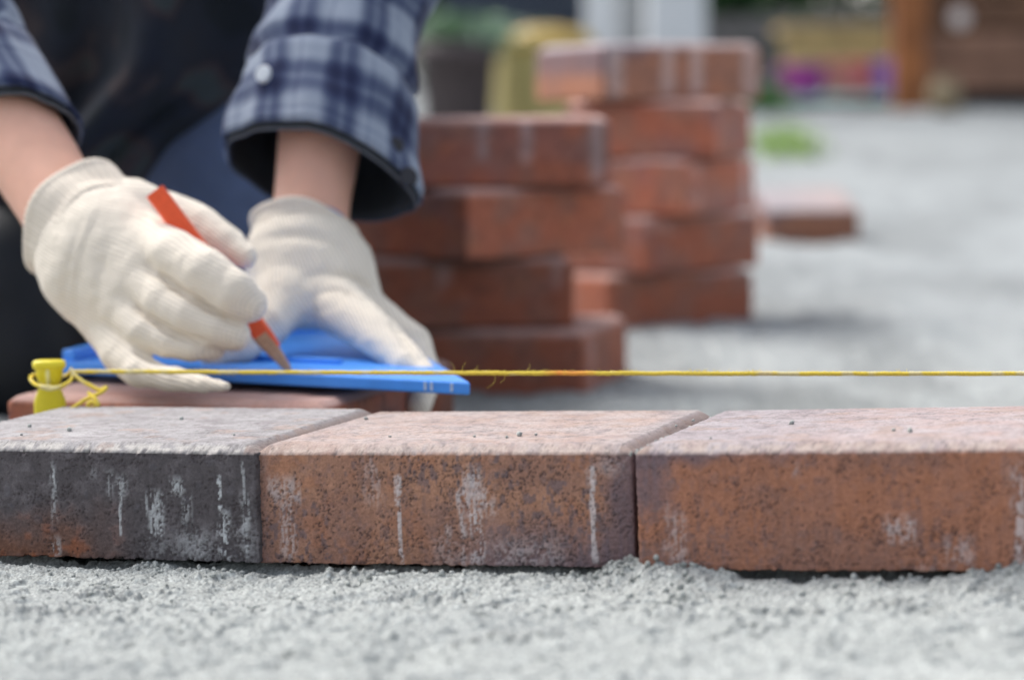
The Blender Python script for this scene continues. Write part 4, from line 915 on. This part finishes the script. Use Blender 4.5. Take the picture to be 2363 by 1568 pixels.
# children's tubs on a turquoise mat
mt0, mt1 = W(1850, 228, YB), W(2075, 214, YB)
xa, xb = W(1795, 212)[0], W(2082, 212)[0]
TM = empty('play_mat', ((xa + xb) / 2, YB - .1, ZB), 'turquoise play mat under the coloured tubs', 'mat'); box('mat_pad', (xb - xa, .5, .022), (.03, 0, .013), mat('turquoise_foam', (.25, .52, .48), .8), TM, .006)
def tub(name, x0, x1, ytop, ybot, col, lab, cat):
    c = W((x0 + x1) / 2, ybot); wd = W(x1, ybot)[0] - W(x0, ybot)[0]; hgt = W(x0, ytop)[2] - W(x0, ybot)[2]; z = ZB + .025
    e = empty(name, (c[0], YB - .1, z), lab, cat, 'coloured tubs on the mat'); r = wd / 2
    m_ = mat(name + '_plastic', col, .4); lathe('tub_wall', [(0, 0), (r * .84, 0), (r * .9, .01), (r, hgt * .93), (r * 1.05, hgt * .94), (r * 1.05, hgt), (r * .95, hgt), (r * .84, .012), (0, .012)], m_, e)
    for sx in (-1, 1): tube('handle', [(sx * r * .98, -r * .3, hgt * .8), (sx * r * 1.18, -r * .2, hgt * .84), (sx * r * 1.18, r * .2, hgt * .84), (sx * r * .98, r * .3, hgt * .8)], .008, m_, e, 8)
tub('toy_tub', 1797, 1895, 140, 212, (.45, .05, .33), 'purple plastic tub, leftmost of the coloured tubs on the mat', 'tub')
tub('toy_tub', 1898, 1950, 132, 210, (.78, .26, .24), 'salmon pink plastic tub beside the purple tub', 'tub')
tub('toy_tub', 1953, 2005, 128, 208, (.80, .17, .20), 'red plastic tub between the pink and violet tubs', 'tub')
tub('toy_tub', 2008, 2085, 120, 200, (.40, .16, .62), 'violet plastic tub next to the orange cabinet post', 'tub')
# ochre bench behind them
m_oc = mat('ochre_wood', (.52, .39, .18), .7, .2, 12)
bx0, bx1 = W(1800, 130, 9.6)[0], W(2100, 130, 9.6)[0]; BN = empty('low_bench', ((bx0 + bx1) / 2, 9.7, float(ground_z(9.7))), 'ochre wooden bench standing behind the coloured tubs', 'bench')
for k in range(3): box('seat_plank', (bx1 - bx0, .11, .03), (0, -.13 + .125 * k, .245), m_oc, BN)
box('apron_board', (bx1 - bx0 - .04, .025, .16), (0, -.17, .145), m_oc, BN)
for sx in (-1, 1):
    for sy in (-1, 1): box('leg', (.05, .05, .228), (sx * ((bx1 - bx0) / 2 - .06), sy * .12, .114), m_oc, BN)
# grey slatted fence and hedge at the far side
FY = 10.4; fz0 = float(ground_z(FY)); FN = empty('slat_fence', (.9, FY, fz0), 'grey upright slat fence in front of the dark hedge', 'fence')
m_fg = mat('weathered_grey_wood', (.17, .165, .165), .8, .25, 10)
sl_me = None
for k in range(34):
    if sl_me is None: o = box('slat', (.075, .02, .29), (0, 0, .155), m_fg, FN, .004); sl_me = o.data
    else: o = link('slat', sl_me, None, FN)
    o.location = (-.85 + k * .105, random.uniform(-.004, .004), random.uniform(-.01, .01))
box('rail', (3.7, .03, .05), (.88, .027, .08), m_fg, FN); box('rail', (3.7, .03, .05), (.88, .027, .25), m_fg, FN)
def leaves(name, ctr, ext, n, size, cols, parent=None, seed=1, shell=.55):
    g = np.random.default_rng(seed); d = g.normal(size=(n, 3)); d /= np.linalg.norm(d, axis=1, keepdims=True); r = (shell + (1 - shell) * g.random(n)) ; lump = .75 + .5 * fbm(d + 5, 2.2, 2, seed)
    p = A_(ctr) + d * (r * lump)[:, None] * A_(ext)
    a = g.normal(size=(n, 3)); a /= np.linalg.norm(a, axis=1, keepdims=True); b = np.cross(a, g.normal(size=(n, 3))); b /= np.linalg.norm(b, axis=1, keepdims=True); s = size * g.uniform(.6, 1.3, n)[:, None]
    nn = np.cross(a, b) * s * .12
    V = np.stack([p - a * s, p + b * s * .42 + nn, p + a * s, p - b * s * .42 + nn], 1).reshape(-1, 3); F = np.arange(n * 4).reshape(-1, 4)
    c = A_(cols)[g.integers(0, len(cols), n)] * g.uniform(.7, 1.3, n)[:, None]
    return mk(name, V, F, M['leaf'], parent, smooth=False, col=np.repeat(c, 4, 0))
M['leaf'] = mat('leaf', rough=.6, attr=True, spec=.3); m_bark = mat('bark', (.07, .05, .035), .9, .3, 30)
HG = [(.04, .10, .03), (.025, .065, .022), (.05, .12, .035), (.03, .08, .03)]
for k, x in enumerate((-2.6, -1.35, -.15, 1.0, 2.15, 3.3)):
    hz = float(ground_z(11.3)); e = empty('hedge_bush', (x, 11.3 + .1 * (k % 2), hz), ['dense dark bush far left behind the person', 'dark bush behind the kneeling person', 'dark bush behind the blue bench', 'dark bush behind the slat fence and white column', 'dark bush above the ochre bench', 'dark bush behind the wooden cabinet'][k], 'bush', 'bushes along the far side')
    tube('stem', [(0, 0, -.05), (.03, 0, .3), (.0, .02, .7), (.05, 0, 1.0)], [.05, .04, .03, .015], m_bark, e)
    for q_ in range(3): tube('branch', [(.0, .0, .25 + .1 * q_), ((q_ - 1) * .25, .05, .55 + .1 * q_), ((q_ - 1) * .45, .0, .85)], [.025, .018, .008], m_bark, e)
    leaves('foliage', (0, 0, .75), (.80, .45, .80), 5200, .055, HG, e, 50 + k, .25)
# two square columns
m_wh = mat('white_render', (.66, .68, .70), .8, .06, 6); m_gr = mat('grey_render', (.40, .41, .42), .8, .08, 6)
def column(x0, x1, Y, mt, lab):
    a, b = P(x0, 60, Y), P(x1, 60, Y); wd = b[0] - a[0]; z = float(ground_z(Y)); e = empty('column', ((a[0] + b[0]) / 2, Y + wd / 2, z), lab, 'column')
    box('shaft', (wd, wd, 2.4), (0, 0, 1.2), mt, e, .008); box('base_block', (wd + .05, wd + .05, .12), (0, 0, .055), mt, e, .008)
column(1495, 1630, 8.2, m_wh, 'white square column rising behind top of the tall stack'); column(1352, 1428, 8.6, m_wh, 'narrow pale column left of the white column'); column(1432, 1482, 8.9, m_gr, 'thin grey column between the two pale columns')
# yellow bin, dark planter, blue bench
yb = P(1255, 240, 7.2); z = float(ground_z(7.2)); r = 122 / S(7.2); YBN = empty('yellow_bin', (yb[0], 7.2 + r, z), 'pale yellow round bin left of the tall stack', 'bin')
hy = P(1255, 75, 7.2)[2] - z
lathe('bin_body', [(0, 0), (r * .9, 0), (r * .95, .02), (r, hy - .05), (r, hy - .035)], mat('pale_yellow_plastic_bin', (.50, .42, .17), .5, .06, 8), YBN); lathe('lid', [(r * 1.03, hy - .05), (r * 1.03, hy - .02), (r * .8, hy + .01), (r * .3, hy + .02), (0, hy + .02)], mat('ochre_lid', (.42, .29, .07), .5), YBN)
pb_ = P(1055, 240, 7.0); z = float(ground_z(7.0)); r = 92 / S(7.0); hy = P(1055, 96, 7.0)[2] - z
PO = empty('plant_pot', (pb_[0], 7.0 + r, z), 'dark brown plant pot with pale green plant left of the yellow bin', 'plant pot')
lathe('pot', [(0, 0), (r * .78, 0), (r * .82, .01), (r * .97, hy - .05), (r * 1.03, hy - .05), (r * 1.05, hy), (r * .93, hy), (r * .9, hy - .04), (0, hy - .045)], mat('brown_pot', (.075, .058, .06), .6, .12, 14), PO)
leaves('plant', (.02, 0, hy + .02), (r * 1.4, r * 1.0, .055), 420, .030, [(.22, .33, .22), (.12, .22, .10), (.30, .40, .30)], PO, 91, .2)
dx0, dx1 = P(1020, 20, 9.4)[0], P(1350, 20, 9.4)[0]; z = float(ground_z(9.4)); zz = P(1200, 48, 9.4)[2] - z
DB = empty('garden_bench', ((dx0 + dx1) / 2, 9.6, z), 'dark blue bench with a deep seat behind the plant pot', 'bench'); m_nb = mat('dark_blue_paint', (.028, .04, .065), .5, .1, 10)
box('seat', (dx1 - dx0, .42, .09), (0, 0, zz + .045), m_nb, DB); box('backrest', (dx1 - dx0, .05, .40), (0, .19, zz + .30), m_nb, DB)
for sx in (-1, 1): box('side_panel', (.05, .40, zz), (sx * ((dx1 - dx0) / 2 - .05), 0, zz / 2 - .001), m_nb, DB)
# low pale shrub under the bench, grass tufts by the stack
e = empty('pale_shrub', (P(1170, 70, 8.6)[0], 8.75, float(ground_z(8.75))), 'pale grey green shrub under the dark blue bench', 'shrub'); leaves('foliage', (0, 0, .15), (.27, .2, .16), 1300, .03, [(.26, .36, .30), (.18, .28, .22), (.32, .40, .38)], e, 95, .2)
tube('stem', [(0, 0, -.02), (.01, 0, .1), (0, .01, .25)], [.012, .01, .005], m_bark, e)
def grass(name, c, n, rx, ry, hgt, cols, lab=None):
    g = np.random.default_rng(int(c[0] * 1000) & 255); a = g.uniform(0, 6.28, n); r = np.abs(g.normal(0, .55, n)); p = np.stack([c[0] + r * np.cos(a) * rx, c[1] + r * np.sin(a) * ry, 0 * a], 1); p[:, 2] = ground_z(p[:, 1]) - .005
    l = g.normal(0, .5, (n, 2)); h = hgt * g.uniform(.5, 1.1, n); sd = np.stack([np.cos(a * 3), np.sin(a * 3), 0 * a], 1) * .004
    mid = p + np.stack([l[:, 0] * h * .3, l[:, 1] * h * .3, h * .6], 1); tip = p + np.stack([l[:, 0] * h * .9, l[:, 1] * h * .9, h], 1)
    V = np.stack([p - sd, p + sd, mid + sd * .8, mid - sd * .8, tip], 1).reshape(-1, 3); k = np.arange(n)[:, None] * 5
    c_ = A_(cols)[g.integers(0, len(cols), n)] * g.uniform(.8, 1.2, n)[:, None]
    o = mk(name, V, [k + A_([0, 1, 2, 3]), k + A_([3, 2, 4])], M['leaf'], None, False, col=np.repeat(c_, 5, 0)); o['kind'] = 'stuff'; return o
gp = P(1808, 330, 6.3); grass('grass', (gp[0], 6.3), 480, .075, .22, .075, [(.32, .50, .10), (.38, .52, .18), (.42, .50, .33)])
gp = P(1770, 225, 8.6); grass('grass', (gp[0], 8.6), 600, .07, .2, .08, [(.05, .16, .03), (.08, .20, .05)])
